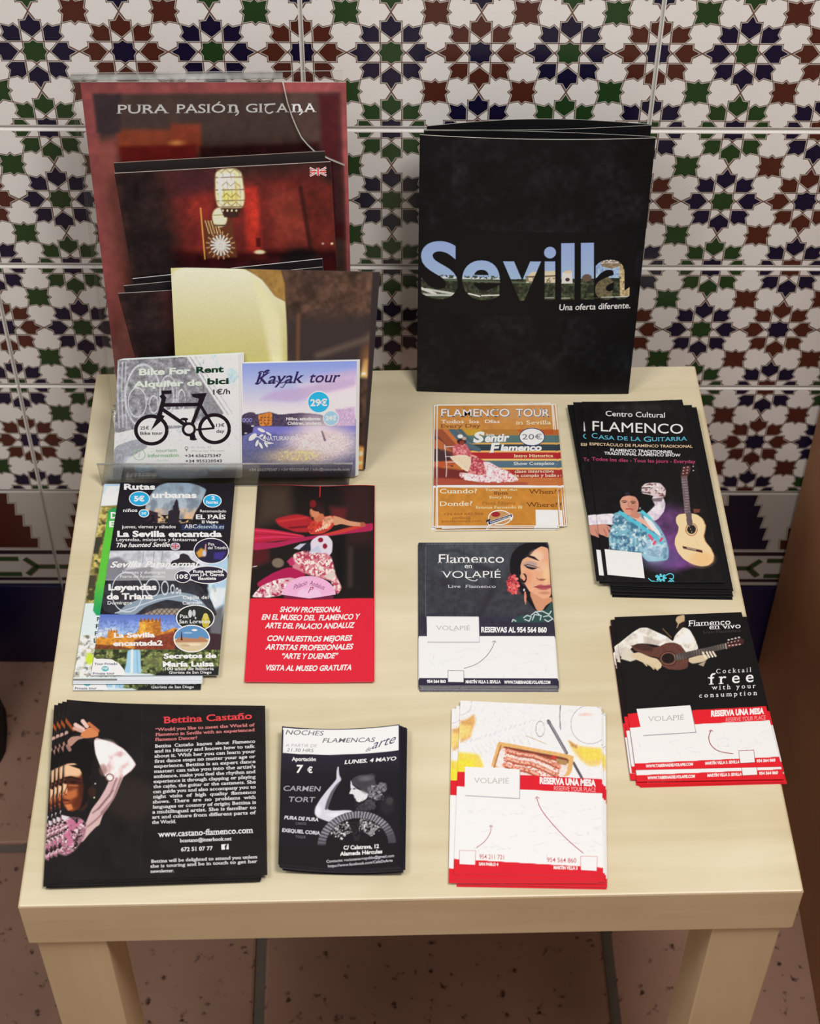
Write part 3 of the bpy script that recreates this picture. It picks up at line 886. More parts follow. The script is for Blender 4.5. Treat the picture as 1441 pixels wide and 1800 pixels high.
def paint_bike(R):
    R.fill((222, 226, 236)); R.P([(1050, 100), (1450, 100), (1450, 420), (1200, 420)], (176, 206, 240), 120); R.mixn(R.box(900, 0, 1500, 700), (232, 236, 246), 110, 31, .5, .3)
    R.P([(60, 1000), (350, 1000), (700, 1100), (1400, 1080), (1450, 1500), (0, 1500)], (230, 232, 222), 120)
    R.P([(40, 150), (860, 150), (1010, 420), (1240, 745), (1000, 790), (700, 900), (420, 880), (270, 900), (40, 960)], (136, 136, 142), 8)
    R.mul(.25, 40, 32, R.box(0, 0, 1000, 950)); R.mul(.15, 12, 33, R.box(0, 0, 1000, 950))
    R.P([(560, 700), (900, 680), (880, 860), (560, 860)], (228, 232, 240), 10)
    for pts in ([(830, 160), (1250, 760)], [(880, 160), (1290, 740)]): R.L(pts, 26, (222, 226, 238), 8)
    R.L([(850, 160), (1262, 745)], 7, (130, 130, 145), 4); R.L([(905, 160), (1310, 735)], 5, (150, 150, 165), 4)
    for x in (110, 150, 185): R.L([(x, 220), (x - 10, 480), (x + 6, 880)], 16, (190, 194, 206), 12, .8)
    R.ring(360, 560, 180, 320, 14, (196, 200, 206), 8); R.ring(300, 620, 92, 150, 9, (205, 208, 214), 5); R.ring(470, 640, 45, 88, 8, (205, 208, 214), 5)
    R.ring(620, 560, 55, 150, 9, (206, 210, 216), 6); R.ring(760, 590, 38, 100, 7, (206, 210, 216), 5); R.L([(390, 640), (425, 640)], 6, (205, 208, 214), 4); R.ring(620, 540, 90, 190, 8, (190, 194, 200), 6)
    R.P([(60, 950), (270, 900), (300, 1010), (60, 1085)], (218, 222, 230), 8)
    R.P([(60, 1085), (300, 1000), (420, 1090), (250, 1190), (180, 1260), (150, 1450), (40, 1450)], (158, 160, 170), 10); R.mul(.12, 14, 34)
    R.P([(180, 1200), (700, 1180), (1400, 1230), (1400, 1300), (160, 1300)], (226, 234, 250), 60, .6)


s.picture(paint_bike, .0006)
BK = (34, 22, 32)
for cx, cy in ((445, 910), (1113, 895)): s.ell(cx, cy, 161, 150, (232, 234, 244)); s.ring(cx, cy, 160, 148, 38, BK, 48)
for pts, w in (([(548, 645), (965, 638)], 38), ([(560, 690), (800, 855)], 40), ([(955, 640), (862, 870)], 38), ([(960, 645), (1106, 880)], 32), ([(1112, 886), (915, 905)], 22),
               ([(575, 580), (530, 745)], 46), ([(548, 540), (585, 590)], 50), ([(550, 516), (655, 513)], 36), ([(800, 795), (815, 850)], 22), ([(868, 950), (882, 1000)], 60)): s.stroke(pts, w, BK)
s.poly([(500, 730), (585, 760), (545, 815), (438, 912), (505, 770)], BK); s.poly([(860, 530), (1030, 520), (978, 645), (925, 640), (945, 578), (880, 562)], BK)
s.ell(838, 900, 76, 76, BK); s.ell(838, 900, 48, 46, (232, 234, 244)); s.ell(790, 792, 42, 15, BK); s.ell(885, 1006, 40, 14, BK)
GR, DG = (206, 240, 206), (14, 52, 28)
s.T('Bike For', 318, 343, 855, 326, 60, GR, .04); s.T('Rent', 915, 320, 1213, 308, 58, DG, .04)
s.T('Alquiler de', 258, 464, 978, 443, 58, GR, .04); s.T('bici', 1035, 433, 1268, 425, 58, DG, .04); s.T('1€/h', 1098, 536, 1282, 528, 52, (30, 26, 36), .02)
s.T('25€', 330, 903, 420, 901, 34, (50, 45, 60), .015); s.T('Bike tour', 330, 960, 562, 957, 34, (50, 45, 60), .02); s.T('13€', 1130, 873, 1220, 870, 34, (60, 55, 70), .02); s.T('day', 1130, 937, 1220, 933, 34, (60, 55, 70), .02)
G2 = (158, 190, 160)
s.ring(320, 1178, 60, 58, 8, G2); s.T('i', 308, 1205, 332, 1205, 66, G2, .01, 0, .25)
s.T('eco', 430, 1148, 488, 1147, 20, (190, 210, 190)); s.T('tourism', 490, 1148, 710, 1144, 36, (140, 164, 150), .015); s.T('information', 405, 1206, 732, 1199, 38, (140, 176, 140), .03); s.T('Sevilla', 500, 1250, 622, 1248, 24, (180, 205, 180))
s.ring(812, 1105, 15, 17, 6, (110, 110, 110)); s.poly([(800, 1115), (824, 1115), (812, 1145)], (110, 110, 110))
s.T('C/ Arfe, 43', 860, 1105, 1075, 1102, 20, (176, 176, 180)); s.T('(Plaza del Museo)', 860, 1145, 1215, 1140, 20, (176, 176, 180))
s.T('+34 656275347', 795, 1205, 1185, 1202, 32, (54, 50, 62), .02); s.T('+34 955220543', 800, 1264, 1192, 1261, 32, (54, 50, 62), .02)
for k in range(3):
    d = np.array([.0014 * (k + 1), .0009 * (k + 1), -.0003 * k])
    S_('leaflet', [np.array(c) + d for c in bikeC], bikeD, (222, 230, 244), 'pale leaflet edge, %s behind the bicycle leaflet' % ['first', 'second', 'third'][k], 'leaflet', 'leaflets stacked behind the bicycle leaflet', edge=(190, 215, 235), gain=.8, t=.0005)

# --- kayak leaflet (crop at 5.337 px)
kayC = [(.1430, .4512, .5505), (.2395, .4515, .5513), (.2364, .4118, .4535), (.1372, .4121, .4540)]
kayD = [(75, 210), (1160, 185), (1145, 1288), (65, 1300)]
s = S_('leaflet', kayC, kayD, (150, 160, 210), 'kayak tour leaflet with a blue river at dusk, right of the bicycle leaflet', 'leaflet', edge=(225, 228, 240), gain=.78, t=.0004)


def paint_kayak(R):
    R.grad(150, 700, (120, 142, 224), (226, 216, 226), R.box(0, 0, 2000, 730)); R.C[R.Y > 730] = (120, 120, 175)
    R.P([(620, 420), (1200, 300), (1200, 640), (750, 640)], (240, 214, 220), 160, .8)
    R.P([(240, 550), (360, 470), (560, 440), (800, 400), (1150, 330), (1150, 420), (800, 500), (600, 570), (400, 560)], (178, 158, 196), 60, .8); R.P([(700, 330), (1150, 260), (1160, 330), (800, 400)], (190, 160, 190), 60, .6)
    R.P([(80, 690), (150, 665), (200, 670), (210, 690), (340, 660), (420, 690), (640, 670), (850, 690), (850, 800), (1160, 800), (1160, 840), (60, 930)], (74, 62, 88), 6)
    R.P([(232, 690), (255, 690), (320, 668), (360, 665), (364, 795), (245, 800)], (196, 120, 52), 4)
    for i in range(3):
        for j in range(3): R.E(262 + j * 32, 715 + i * 28, 7, 8, (100, 60, 50), 4)
    R.mul(.3, 12, 41, R.box(80, 690, 850, 800))
    R.P([(960, 640), (1140, 615), (1150, 800), (960, 800)], (190, 165, 200), 30); R.mul(.12, 10, 42, R.box(950, 620, 1160, 800))
    R.P([(60, 805), (1160, 795), (1160, 860), (60, 880)], (112, 112, 190), 12)
    R.grad(870, 1300, (96, 100, 160), (104, 100, 108), R.box(0, 872, 2000, 1400)); R.E(830, 960, 330, 170, (226, 206, 206), 170, .95); R.E(560, 1090, 260, 70, (200, 180, 150), 90, .8)
    R.mul(.14, 9, 43, R.box(0, 860, 1200, 1400)); R.mixn(R.box(420, 1040, 820, 1130), (236, 206, 140), 14, 44, .68, .2)
    R.P([(65, 760), (190, 800), (180, 860), (60, 900)], (40, 34, 52), 10); R.L([(830, 850), (858, 935)], 18, (120, 96, 120), 8)
    for x in (100, 130, 162): R.ring(x, 742, 12, 16, 5, (150, 150, 220), 4)
    R.E(180, 798, 14, 6, (220, 220, 235), 4); R.E(118, 866, 12, 6, (220, 220, 235), 4); R.E(760, 760, 150, 90, (236, 222, 226), 100, .5)


s.picture(paint_kayak, .0006)
NV = (44, 34, 84)
s.T('Kayak', 200, 402, 662, 388, 108, NV, .012, .5, .28, res=4); s.T('tour', 716, 386, 1005, 380, 100, NV, .012, .5, .28, res=4)
s.curve([(205, 390), (222, 402), (250, 385), (275, 330), (292, 285), (330, 268)], 11, NV); s.curve([(232, 300), (260, 282), (300, 290), (340, 272)], 10, NV); s.curve([(330, 385), (400, 372), (440, 392), (520, 370), (560, 390)], 8, NV)
s.curve([(440, 428), (460, 432), (480, 405), (500, 380)], 8, NV)
s.ell(800, 570, 108, 106, (236, 246, 255)); s.ell(800, 570, 99, 97, (40, 168, 226)); s.T('29€', 720, 606, 880, 604, 62, (255, 255, 255), .035)
s.ell(915, 722, 76, 74, (226, 236, 252)); s.ell(915, 722, 68, 66, (150, 190, 240)); s.T('24€', 862, 742, 966, 740, 42, (226, 236, 252), .035)
s.T('Niños, estudiantes', 494, 742, 816, 740, 28, (246, 242, 250), .03); s.T('Children, students', 506, 785, 822, 783, 28, (246, 242, 250), .03)
s.T('NATURANDA', 292, 936, 622, 934, 40, (246, 244, 250), 0, .8)
for cx, cy, rx, ry, a in ((182, 903, 46, 24, -.75), (262, 838, 38, 15, .45), (330, 872, 32, 10, .6), (262, 890, 22, 10, -.5), (290, 905, 24, 9, -1.2), (222, 962, 34, 13, -1.25), (258, 985, 34, 12, 1.1), (306, 975, 30, 11, 1.1), (325, 965, 40, 6, 0)): s.ell(cx, cy, rx, ry, (242, 240, 250), 20, a)
s.curve([(145, 938), (220, 900), (290, 940), (375, 966)], 8, (242, 240, 250))
s.T('+34 656275347 / +34 955220543 / info@naturanda.com', 148, 1234, 1090, 1226, 26, (236, 234, 240), .03)
for k in range(3):
    d = np.array([.0009 * (k + 1), .0009 * (k + 1), -.0004 * k])
    S_('leaflet', [np.array(c) + d for c in kayC], kayD, (226, 228, 240), 'pale leaflet edge, %s behind the kayak leaflet' % ['first', 'second', 'third'][k], 'leaflet', 'leaflets stacked behind the kayak leaflet', edge=(228, 230, 242), gain=.8, t=.0005)

# ================================================================== black concertina folder against the wall
FD = (22, 23, 26)
fC = [np.array(c) for c in ((.2939, .5545, .7044), (.4858, .5471, .7040), (.4845, .5154, .4503), (.2925, .5228, .4503))]
fD = [(115, 110), (1388, 130), (1240, 1510), (100, 1500)]
fr = empty('folder', (.389, .52, TT), 'standing black concertina folder with big photo-filled lettering Sevilla', 'folder')
sF = S_('front_cover', fC, fD, FD, None, None, edge=(190, 186, 178), gain=.66, t=.0007, parent=fr, curl=lambda u, v: (.0055 * np.sin(np.pi * np.clip(u, 0, 1)) ** .8) * (.35 + .65 * v), nu=30)
SKY = (138, 158, 212)
LETTERS = [('S', 122, 322, 0), ('e', 345, 550, 0), ('v', 565, 770, 0), ('i', 786, 850, 0), ('l', 878, 950, 0), ('l', 984, 1054, 0), ('a', 1060, 1246, 0)]
sF.k = 20; sF.T('Una oferta diferente.', 868, 1050, 1250, 1046, 33, (222, 222, 220), .012, 0, .12)


def paint_folder(R):
    R.fill(FD); R.mul(.3, 160, 51); R.mul(.25, 30, 52)


sF.picture(paint_folder, .0012)


def folder_letters():
    """the letters are windows onto a photograph of river bank, trees and tower"""
    objs = []
    for ch, a, b, _ in LETTERS:
        c = bpy.data.curves.new('t', 'FONT'); c.body = ch; c.offset = .022; c.resolution_u = 8; o = bpy.data.objects.new('t', c); COL.objects.link(o); objs.append(o)
    bpy.context.view_layer.update(); dg = bpy.context.evaluated_depsgraph_get(); res = []
    for (ch, a, b, _), o in zip(LETTERS, objs):
        V, F = glyph_mesh(o.evaluated_get(dg)); cnt = {}
        for f in F:
            for i in range(len(f)):
                k = (min(f[i], f[(i + 1) % len(f)]), max(f[i], f[(i + 1) % len(f)])); cnt[k] = cnt.get(k, 0) + 1
        x0, x1 = V[:, 0].min(), V[:, 0].max()
        X = a + (V[:, 0] - x0) / (x1 - x0) * (b - a); Y = 984 - V[:, 1] / .7 * 297
        res.append([((X[i], Y[i]), (X[j], Y[j])) for (i, j), c in cnt.items() if c == 1])
    for o in objs: d = o.data; bpy.data.objects.remove(o); bpy.data.curves.remove(d)
    return res


def paint_letters(R):
    R.grad(640, 880, (132, 150, 204), (142, 168, 214), R.box(0, 600, 2000, 880)); R.C[R.Y > 880] = (58, 66, 48)
    R.mul(.5, 14, 53, R.box(0, 880, 1250, 1000)); R.mixn(R.box(0, 885, 1250, 960), (38, 42, 34), 16, 54, .5, .3); R.P([(0, 880), (1000, 900), (1000, 910), (0, 890)], (80, 92, 74), 6)
    R.P([(100, 872), (560, 874), (560, 884), (100, 884)], (186, 196, 206), 3); R.mixn(R.box(100, 864, 560, 882), (60, 70, 60), 9, 55, .6)
    R.P([(690, 870), (720, 840), (860, 835), (870, 900), (690, 900)], (196, 186, 160), 3); R.L([(690, 868), (860, 862)], 8, (96, 84, 66), 3); R.mixn(R.box(690, 872, 870, 900), (120, 112, 90), 12, 56, .55)
    R.P([(884, 845), (935, 838), (940, 905), (880, 905)], (205, 205, 196), 3); R.E(912, 884, 12, 10, (60, 50, 50), 3); R.E(915, 842, 20, 8, (196, 180, 150), 4)
    R.E(1016, 876, 26, 20, (92, 76, 66), 6); R.P([(1190, 760), (1250, 775), (1245, 985), (1195, 985)], (176, 158, 118), 4); R.P([(1090, 780), (1200, 770), (1200, 815), (1150, 830), (1095, 815)], (126, 112, 90), 6)
    for i in range(6): R.E(1196 + (i % 3) * 18, 800 + i * 26, 3, 7, (84, 66, 48), 3)
    R.P([(1060, 880), (1130, 870), (1160, 900), (1150, 985), (1060, 985)], (96, 88, 66), 10); R.mul(.25, 10, 57, R.box(1060, 770, 1260, 990)); R.mixn(R.box(1090, 772, 1190, 800), (200, 204, 214), 9, 58, .5)
    R.L([(150, 945), (300, 965), (300, 985)], 12, (196, 200, 196), 4, .9); R.L([(120, 940), (200, 968)], 14, (205, 205, 200), 5); R.P([(120, 968), (330, 968), (330, 978), (120, 982)], (170, 176, 170), 3)
    R.L([(380, 962), (440, 976)], 8, (205, 205, 200), 3); R.L([(450, 972), (545, 968)], 7, (196, 200, 190), 3); R.L([(780, 982), (840, 982)], 4, (170, 176, 170), 3); R.L([(1095, 984), (1250, 982)], 5, (190, 196, 190), 3); R.L([(880, 984), (925, 984)], 4, (180, 180, 170), 3)
    ins = np.zeros(R.X.shape, bool); d2 = np.full(R.X.shape, 1e9)
    for L_ in OUTL:
        xs = [p[0] for e in L_ for p in e]; m = (R.X > min(xs) - 8) & (R.X < max(xs) + 8); X, Y = R.X[m], R.Y[m]; I = np.zeros(X.shape, bool); D = np.full(X.shape, 1e9)
        for (x0, y0), (x1, y1) in L_:
            if y0 != y1: I ^= ((y0 > Y) != (y1 > Y)) & (X < (x1 - x0) * (Y - y0) / (y1 - y0) + x0)
            dx, dy = x1 - x0, y1 - y0; t = np.clip(((X - x0) * dx + (Y - y0) * dy) / (dx * dx + dy * dy + 1e-9), 0, 1); D = np.minimum(D, (X - x0 - t * dx) ** 2 + (Y - y0 - t * dy) ** 2)
        ins[m] |= I; d2[m] = np.minimum(d2[m], D)
    sd = np.where(ins, -1, 1) * np.sqrt(d2); R.put(sstep(.5 + sd / 3), FD)


OUTL = folder_letters()
_h = .00006
sF.picture(paint_letters, .00033, (.0, .33, .97, .66), name='photo_lettering', h=.00009)
# the other three leaves of the concertina, from fold to fold
def leaf(name, a, b, dz, bulge, back=.03):
    a, b = np.array(a), np.array(b); za = .7044 + dz[0]; zb = .7044 + dz[1]
    return S_(name, [(a[0], a[1], za), (b[0], b[1], zb), (b[0] - .001, b[1] - back, .4503), (a[0] - .001, a[1] - back, .4503)], fD, (20, 20, 22), None, None, edge=(150, 148, 142), gain=.66, t=.0006,
              parent=fr, curl=lambda u, v: bulge * np.sin(np.pi * np.clip(u, 0, 1)) * v, nu=24)


leaf('folded_leaf', (.2978, .5600), (.4852, .5480), (0, 0), -.0035); leaf('folded_leaf', (.2975, .5615), (.4844, .5650), (0, -.0005), .004); leaf('folded_leaf', (.3000, .5660), (.4840, .5662), (.0003, -.0005), -.011, .03)

# ================================================================== leaflets lying on the table
def stack(s, offs, group, label, step, only=('paper',)):
    """copies of the top sheet beneath it; offs: (dx, dy, degrees, show print) from top to bottom"""
    UNDER.append((s, offs, group, label, step))


UNDER = []
DARK = (34, 31, 33)
CD = (42, 40, 54)

# --- flamenco show leaflet in black and red (crop at 4.738)
s = S_('leaflet', [(.1524, .4045, .4514), (.2527, .4016, .4514), (.2494, .1895, .4514), (.1497, .1916, .4514)], [(155, 62), (1127, 68), (1117, 1705), (45, 1705)], (214, 38, 56),
       'black and red flamenco show leaflet with a dancer, white brush lettering below', 'leaflet', edge=(215, 150, 150), gain=.93, curl=lambda u, v: .0008 * np.sin(u * 9) * v + .0006 * np.sin(u * 7 + 1) * (1 - v) + .0009)


def paint_palacio(R):
    R.fill((216, 36, 56)); top = sstep((1010 - R.Y) / 6 + .5); R.put(top, (34, 26, 24))
    R.P([(180, 70), (420, 70), (440, 330), (150, 400)], (66, 52, 40), 160); R.P([(860, 70), (1120, 70), (1110, 560), (900, 560)], (50, 26, 26), 160); R.L([(930, 600), (925, 900)], 40, (56, 44, 40), 50)
    R.P([(780, 500), (880, 480), (860, 900), (820, 900)], (20, 18, 18), 40); R.P([(760, 240), (900, 260), (880, 380), (780, 340)], (110, 30, 34), 60, .8)
    R.P([(290, 350), (480, 300), (590, 320), (640, 380), (600, 450), (470, 455), (340, 410)], (170, 34, 42), 18); R.L([(330, 370), (560, 330)], 14, (214, 60, 60), 18, .7); R.L([(420, 420), (600, 400)], 12, (90, 18, 22), 16)
    R.P([(130, 420), (300, 440), (520, 475), (560, 500), (120, 560)], (190, 34, 64), 14); R.P([(120, 560), (250, 540), (250, 700), (100, 760)], (92, 20, 26), 60, .8)
    for i, c in enumerate(((232, 70, 100), (150, 20, 50), (220, 60, 110), (160, 24, 60))): R.L([(125, 440 + i * 34), (330, 462 + i * 18), (540, 486 + i * 6)], 9, c, 12, .8)
    R.P([(120, 545), (320, 545), (520, 495), (700, 468), (870, 432), (1050, 392), (1115, 380), (1115, 450), (900, 470), (700, 488), (520, 530), (330, 585), (118, 612)], (172, 34, 80), 8)
    R.P([(700, 466), (880, 425), (1060, 385), (1060, 410), (880, 460), (720, 480)], (196, 60, 50), 12)
    R.P([(590, 470), (570, 400), (620, 350), (700, 320), (780, 310), (820, 360), (760, 430), (700, 462)], (196, 60, 48), 8); R.P([(700, 330), (760, 315), (800, 350), (740, 420), (690, 420)], (226, 176, 140), 10, .8); R.mul(.3, 14, 61, R.pm([(580, 470), (570, 390), (640, 340), (820, 330), (740, 440)], 10))
    for i in range(5): R.L([(640 + i * 20, 445 - i * 6), (655 + i * 20, 425 - i * 10)], 8, (236, 214, 190), 5)
    R.P([(780, 310), (850, 335), (920, 365), (1050, 385), (1048, 412), (930, 408), (850, 385), (790, 400)], (206, 146, 112), 8); R.E(1030, 395, 22, 20, (170, 90, 70), 8)
    R.P([(640, 290), (700, 290), (720, 340), (650, 370), (620, 340)], (196, 110, 76), 10); R.E(632, 282, 42, 46, (206, 132, 92), 8); R.P([(590, 250), (600, 300), (612, 318), (600, 330), (590, 300)], (150, 80, 56), 6)
    R.E(655, 232, 60, 44, (44, 20, 20), 10); R.P([(640, 240), (710, 250), (715, 300), (670, 290)], (52, 24, 22), 10); R.E(616, 212, 26, 32, (120, 22, 30), 10)
    R.P([(600, 520), (660, 480), (740, 478), (780, 530), (776, 620), (740, 660), (640, 640), (580, 620)], (216, 208, 222), 6); R.P([(560, 620), (660, 560), (700, 640), (640, 660)], (190, 196, 216), 8)
    R.E(680, 515, 22, 20, (140, 24, 48), 5); R.E(716, 567, 19, 22, (140, 24, 48), 5); R.P([(505, 570), (560, 530), (595, 540), (600, 600), (560, 640), (520, 610)], (34, 32, 46), 10); R.P([(455, 590), (510, 550), (560, 545), (500, 600)], (190, 190, 210), 8)
    R.P([(450, 640), (520, 610), (640, 640), (720, 620), (770, 660), (790, 740), (800, 800), (860, 920), (820, 980), (780, 860), (560, 800), (440, 760)], (206, 128, 138), 10)
    m = R.pm([(440, 640), (560, 600), (770, 650), (800, 800), (860, 930), (800, 970), (760, 840), (540, 800)], 10); R.mixn(m, (244, 222, 216), 22, 62, .55, .2); R.mixn(m, (176, 60, 84), 17, 63, .62, .15)
    for i in range(6): R.L([(470 + 50 * i, 690 + 12 * (i % 2)), (500 + 50 * i, 720), (520 + 50 * i, 690)], 9, (246, 228, 222), 6)
    R.P([(700, 820), (800, 770), (800, 830), (760, 850)], (214, 196, 190), 8); R.P([(400, 700), (440, 660), (470, 720), (430, 740)], (186, 50, 96), 8)
    R.E(325, 715, 50, 40, (120, 104, 90), 14); R.L([(115, 745), (150, 740)], 7, (200, 200, 200), 4)
    R.P([(150, 880), (280, 800), (420, 742), (520, 780), (560, 810), (480, 850), (300, 880), (160, 920)], (170, 26, 78), 8)
    R.P([(100, 1000), (180, 910), (320, 850), (430, 832), (500, 850), (400, 900), (370, 980), (250, 1005)], (214, 168, 176), 8)
    m = R.pm([(100, 1000), (180, 910), (320, 850), (480, 840), (370, 980), (250, 1005)], 8); R.mixn(m, (250, 236, 236), 24, 64, .55, .2); R.mixn(m, (170, 40, 80), 20, 65, .64, .12)
    R.P([(370, 985), (790, 985), (780, 1012), (380, 1012)], (110, 30, 60), 6)


s.picture(paint_palacio, .00055)
fan = [(585 + 222 * math.cos(math.radians(a)), 985 + 168 * math.sin(math.radians(a))) for a in range(182, 359, 6)]
s.poly(fan + [(585, 1004)], (234, 176, 210)); s.poly([(585 + 100 * math.cos(math.radians(a)), 985 + 74 * math.sin(math.radians(a))) for a in range(182, 359, 8)] + [(585, 1000)], (240, 192, 220))
for a in range(190, 352, 9): s.stroke([(585 + 104 * math.cos(math.radians(a)), 985 + 78 * math.sin(math.radians(a))), (585 + 220 * math.cos(math.radians(a)), 985 + 166 * math.sin(math.radians(a)))], 2, (216, 150, 192))
s.T('Palacio', 455, 935, 568, 888, 40, (120, 40, 110), 0, 0, .3); s.T('Andaluz', 590, 888, 715, 935, 40, (120, 40, 110), 0, 0, .3); s.T('P', 575, 958, 622, 950, 46, (170, 50, 90), 0, 0, .4)
for t, a, b, y in (('SHOW PROFESIONAL', 340, 850, 1122), ('EN EL MUSEO DEL  FLAMENCO Y', 188, 1012, 1188), ('ARTE DEL PALACIO ANDALUZ', 216, 968, 1258), ('CON NUESTROS MEJORES', 236, 945, 1364), ('ARTISTAS PROFESIONALES', 218, 955, 1436), ('“ARTE Y DUENDE”', 360, 828, 1508), ('VISITA AL MUSEO GRATUITA', 228, 935, 1608)):
    s.T(t, a, y, b, y - 4, 44, (250, 244, 246), .03, 0, .32)
stack(s, [(.0006, .0008, .15, 0)], 'black and red show leaflets', '%s black and red show leaflet, lying directly under its twin', .0005)

# --- flamenco tour flyer, ochre (crop at 5.337)
s = S_('flyer', [(.3096, .5007, .4540), (.4140, .4996, .4540), (.4085, .3498, .4540), (.3046, .3514, .4540)], [(145, 110), (1240, 103), (1310, 1250), (150, 1255)], WH,
       'ochre flamenco tour flyer with a seated dancer, topmost of its pile', 'flyer', edge=(225, 220, 214), gain=.86)
inner = [(155, 119), (1230, 113), (1298, 1243), (158, 1247)]


def paint_tour(R):
    R.fill((238, 236, 236)); R.P([(156, 120), (1229, 114), (1280, 872), (155, 868)], (192, 132, 66), 2); R.P([(155, 890), (1284, 892), (1299, 1243), (158, 1247)], (190, 128, 52), 2); R.mul(.06, 50, 66)
    R.P([(700, 118), (1229, 114), (1235, 260), (760, 260)], (196, 148, 104), 120, .6)
    R.P([(155, 342), (1246, 346), (1281, 872), (156, 868)], (186, 112, 56), 2)
    for y0, y1, c in ((346, 400, (172, 120, 58)), (400, 470, (84, 112, 112)), (470, 486, (214, 164, 84)), (486, 545, (50, 62, 72)), (545, 562, (224, 172, 96)), (562, 622, (168, 40, 46)), (622, 640, (232, 186, 110)), (640, 705, (82, 106, 124)), (705, 724, (224, 180, 110)), (724, 800, (160, 52, 44)), (800, 870, (186, 108, 58))):
        R.P([(380, y0), (1290, y0), (1290, y1), (380, y1)], c, 5)
    R.P([(900, 346), (1246, 346), (1252, 395), (960, 395)], (176, 84, 40), 20); R.P([(380, 342), (560, 342), (600, 400), (440, 400)], (190, 152, 52), 30)
    # rays curling down at the left
    for pts, c in (([(155, 342), (230, 342), (400, 560), (470, 640), (300, 640), (155, 420)], (150, 78, 52)), ([(240, 342), (330, 342), (440, 470), (560, 520), (560, 560), (400, 520)], (78, 100, 112)), ([(200, 342), (250, 342), (400, 520), (360, 520)], (196, 112, 64)), ([(330, 342), (380, 342), (470, 440), (560, 470), (470, 480)], (74, 98, 104)),
                   ([(155, 400), (300, 560), (300, 640), (155, 500)], (98, 56, 54)), ([(155, 430), (200, 460), (300, 560), (155, 520)], (178, 100, 60)), ([(155, 520), (300, 600), (300, 700), (155, 640)], (70, 46, 50)), ([(155, 650), (320, 630), (320, 680), (155, 700)], (180, 84, 50))): R.P(pts, c, 12)
    R.P([(155, 700), (480, 740), (560, 870), (155, 868)], (112, 44, 40), 30); R.P([(155, 800), (1000, 845), (1000, 870), (155, 868)], (164, 76, 56), 24)
    R.P([(300, 500), (350, 480), (420, 480), (460, 540), (480, 580), (420, 600), (310, 590), (290, 550)], (184, 84, 92), 8); R.mixn(R.pm([(300, 500), (420, 480), (470, 590), (300, 590)], 8), (222, 150, 150), 14, 67, .55, .2)
    R.P([(460, 580), (540, 610), (640, 670), (760, 780), (560, 790), (450, 760), (430, 700)], (168, 62, 76), 8); R.mixn(R.pm([(460, 580), (640, 670), (760, 790), (440, 760)], 6), (216, 140, 140), 13, 68, .55, .15)
    R.P([(262, 600), (340, 588), (420, 584), (470, 610), (468, 680), (440, 750), (380, 710), (320, 660)], (226, 206, 180), 6)
    for i in range(9): R.L([(470 - i * 2, 620 + i * 14), (290 + i * 16, 606 + i * 12)], 2, (190, 160, 130), 2, .7)
    R.P([(360, 750), (440, 755), (540, 775), (620, 770), (600, 700), (580, 650), (640, 650), (740, 710), (850, 760), (915, 815), (880, 838), (700, 836), (560, 842), (430, 822), (370, 780)], (232, 206, 210), 10)
    m = R.pm([(350, 750), (540, 780), (620, 770), (620, 660), (850, 750), (930, 830), (700, 850), (380, 820)], 10); R.mixn(m, (196, 96, 112), 16, 69, .62, .2); R.mixn(m, (250, 244, 244), 20, 70, .6, .15)
    R.E(380, 460, 42, 26, (54, 30, 32), 8); R.E(384, 470, 26, 20, (140, 60, 50), 8); R.E(368, 410, 26, 18, (232, 224, 222), 6); R.E(405, 430, 20, 16, (196, 160, 150), 8)
    for pts in ([(222, 490), (240, 700)], [(225, 510), (300, 505)], [(240, 655), (330, 650)], [(228, 600), (300, 600)], [(240, 700), (236, 790)]): R.L(pts, 7, (214, 206, 206), 5)
    R.L([(480, 590), (520, 605)], 14, (220, 170, 150), 8)
    R.P([(154, 868), (1281, 872), (1284, 892), (155, 890)], (240, 238, 236), 2)


s.picture(paint_tour, .0005)
LT, BRN = (244, 236, 222), (104, 58, 34)
for dx, c in ((5, (70, 96, 130)), (0, (250, 246, 240))):
    s.T('FLAMENCO', 180 + dx, 222 + dx, 832 + dx, 222 + dx, 72, c, .004, 1, res=4); s.T('TOUR', 892 + dx, 222 + dx, 1216 + dx, 222 + dx, 72, c, .004, 1, res=4)
s.T('Todos  los  Días', 188, 287, 740, 285, 32, LT, .004, 1); s.T('Every Day', 188, 330, 560, 326, 34, BRN, 0, 1); s.T('in Sevilla', 890, 298, 1222, 296, 36, (246, 224, 190), 0, 1)
s.T('Sala', 610, 408, 690, 405, 22, (250, 246, 240), .01, .5); s.T('S', 488, 465, 596, 462, 92, (250, 248, 246), .05, .3, .15); s.T('entir', 600, 462, 832, 455, 72, (250, 248, 246), .04, .3, .15)
s.T('F', 640, 562, 740, 556, 84, (250, 248, 246), .05, .3, .15); s.T('lamenco', 742, 548, 1135, 545, 60, (250, 248, 246), .045, .3, .15)
s.ell(1043, 416, 122, 86, (52, 58, 110)); s.ell(1043, 416, 114, 78, (246, 246, 250)); s.T('20€', 950, 440, 1140, 438, 50, (96, 96, 104), 0)
s.T('Intro Historica', 872, 608, 1242, 606, 28, (252, 226, 170), .006, 1); s.T('Show Completo', 870, 680, 1252, 678, 28, (236, 228, 220), .006, 1); s.T('clase interactiva', 880, 752, 1248, 750, 26, (252, 216, 190), .006, 1); s.T('de compás y baile', 866, 792, 1268, 790, 28, (252, 216, 190), .006, 1)
s.T('Cuando?', 176, 946, 524, 944, 42, (250, 232, 206), .002, 1); s.T('Donde?', 178, 1064, 480, 1060, 42, (250, 232, 206), .002, 1)
s.T('When?', 1008, 948, 1270, 950, 40, (92, 52, 30), 0, 1); s.T('Where?', 985, 1070, 1280, 1072, 40, (92, 52, 30), 0, 1)
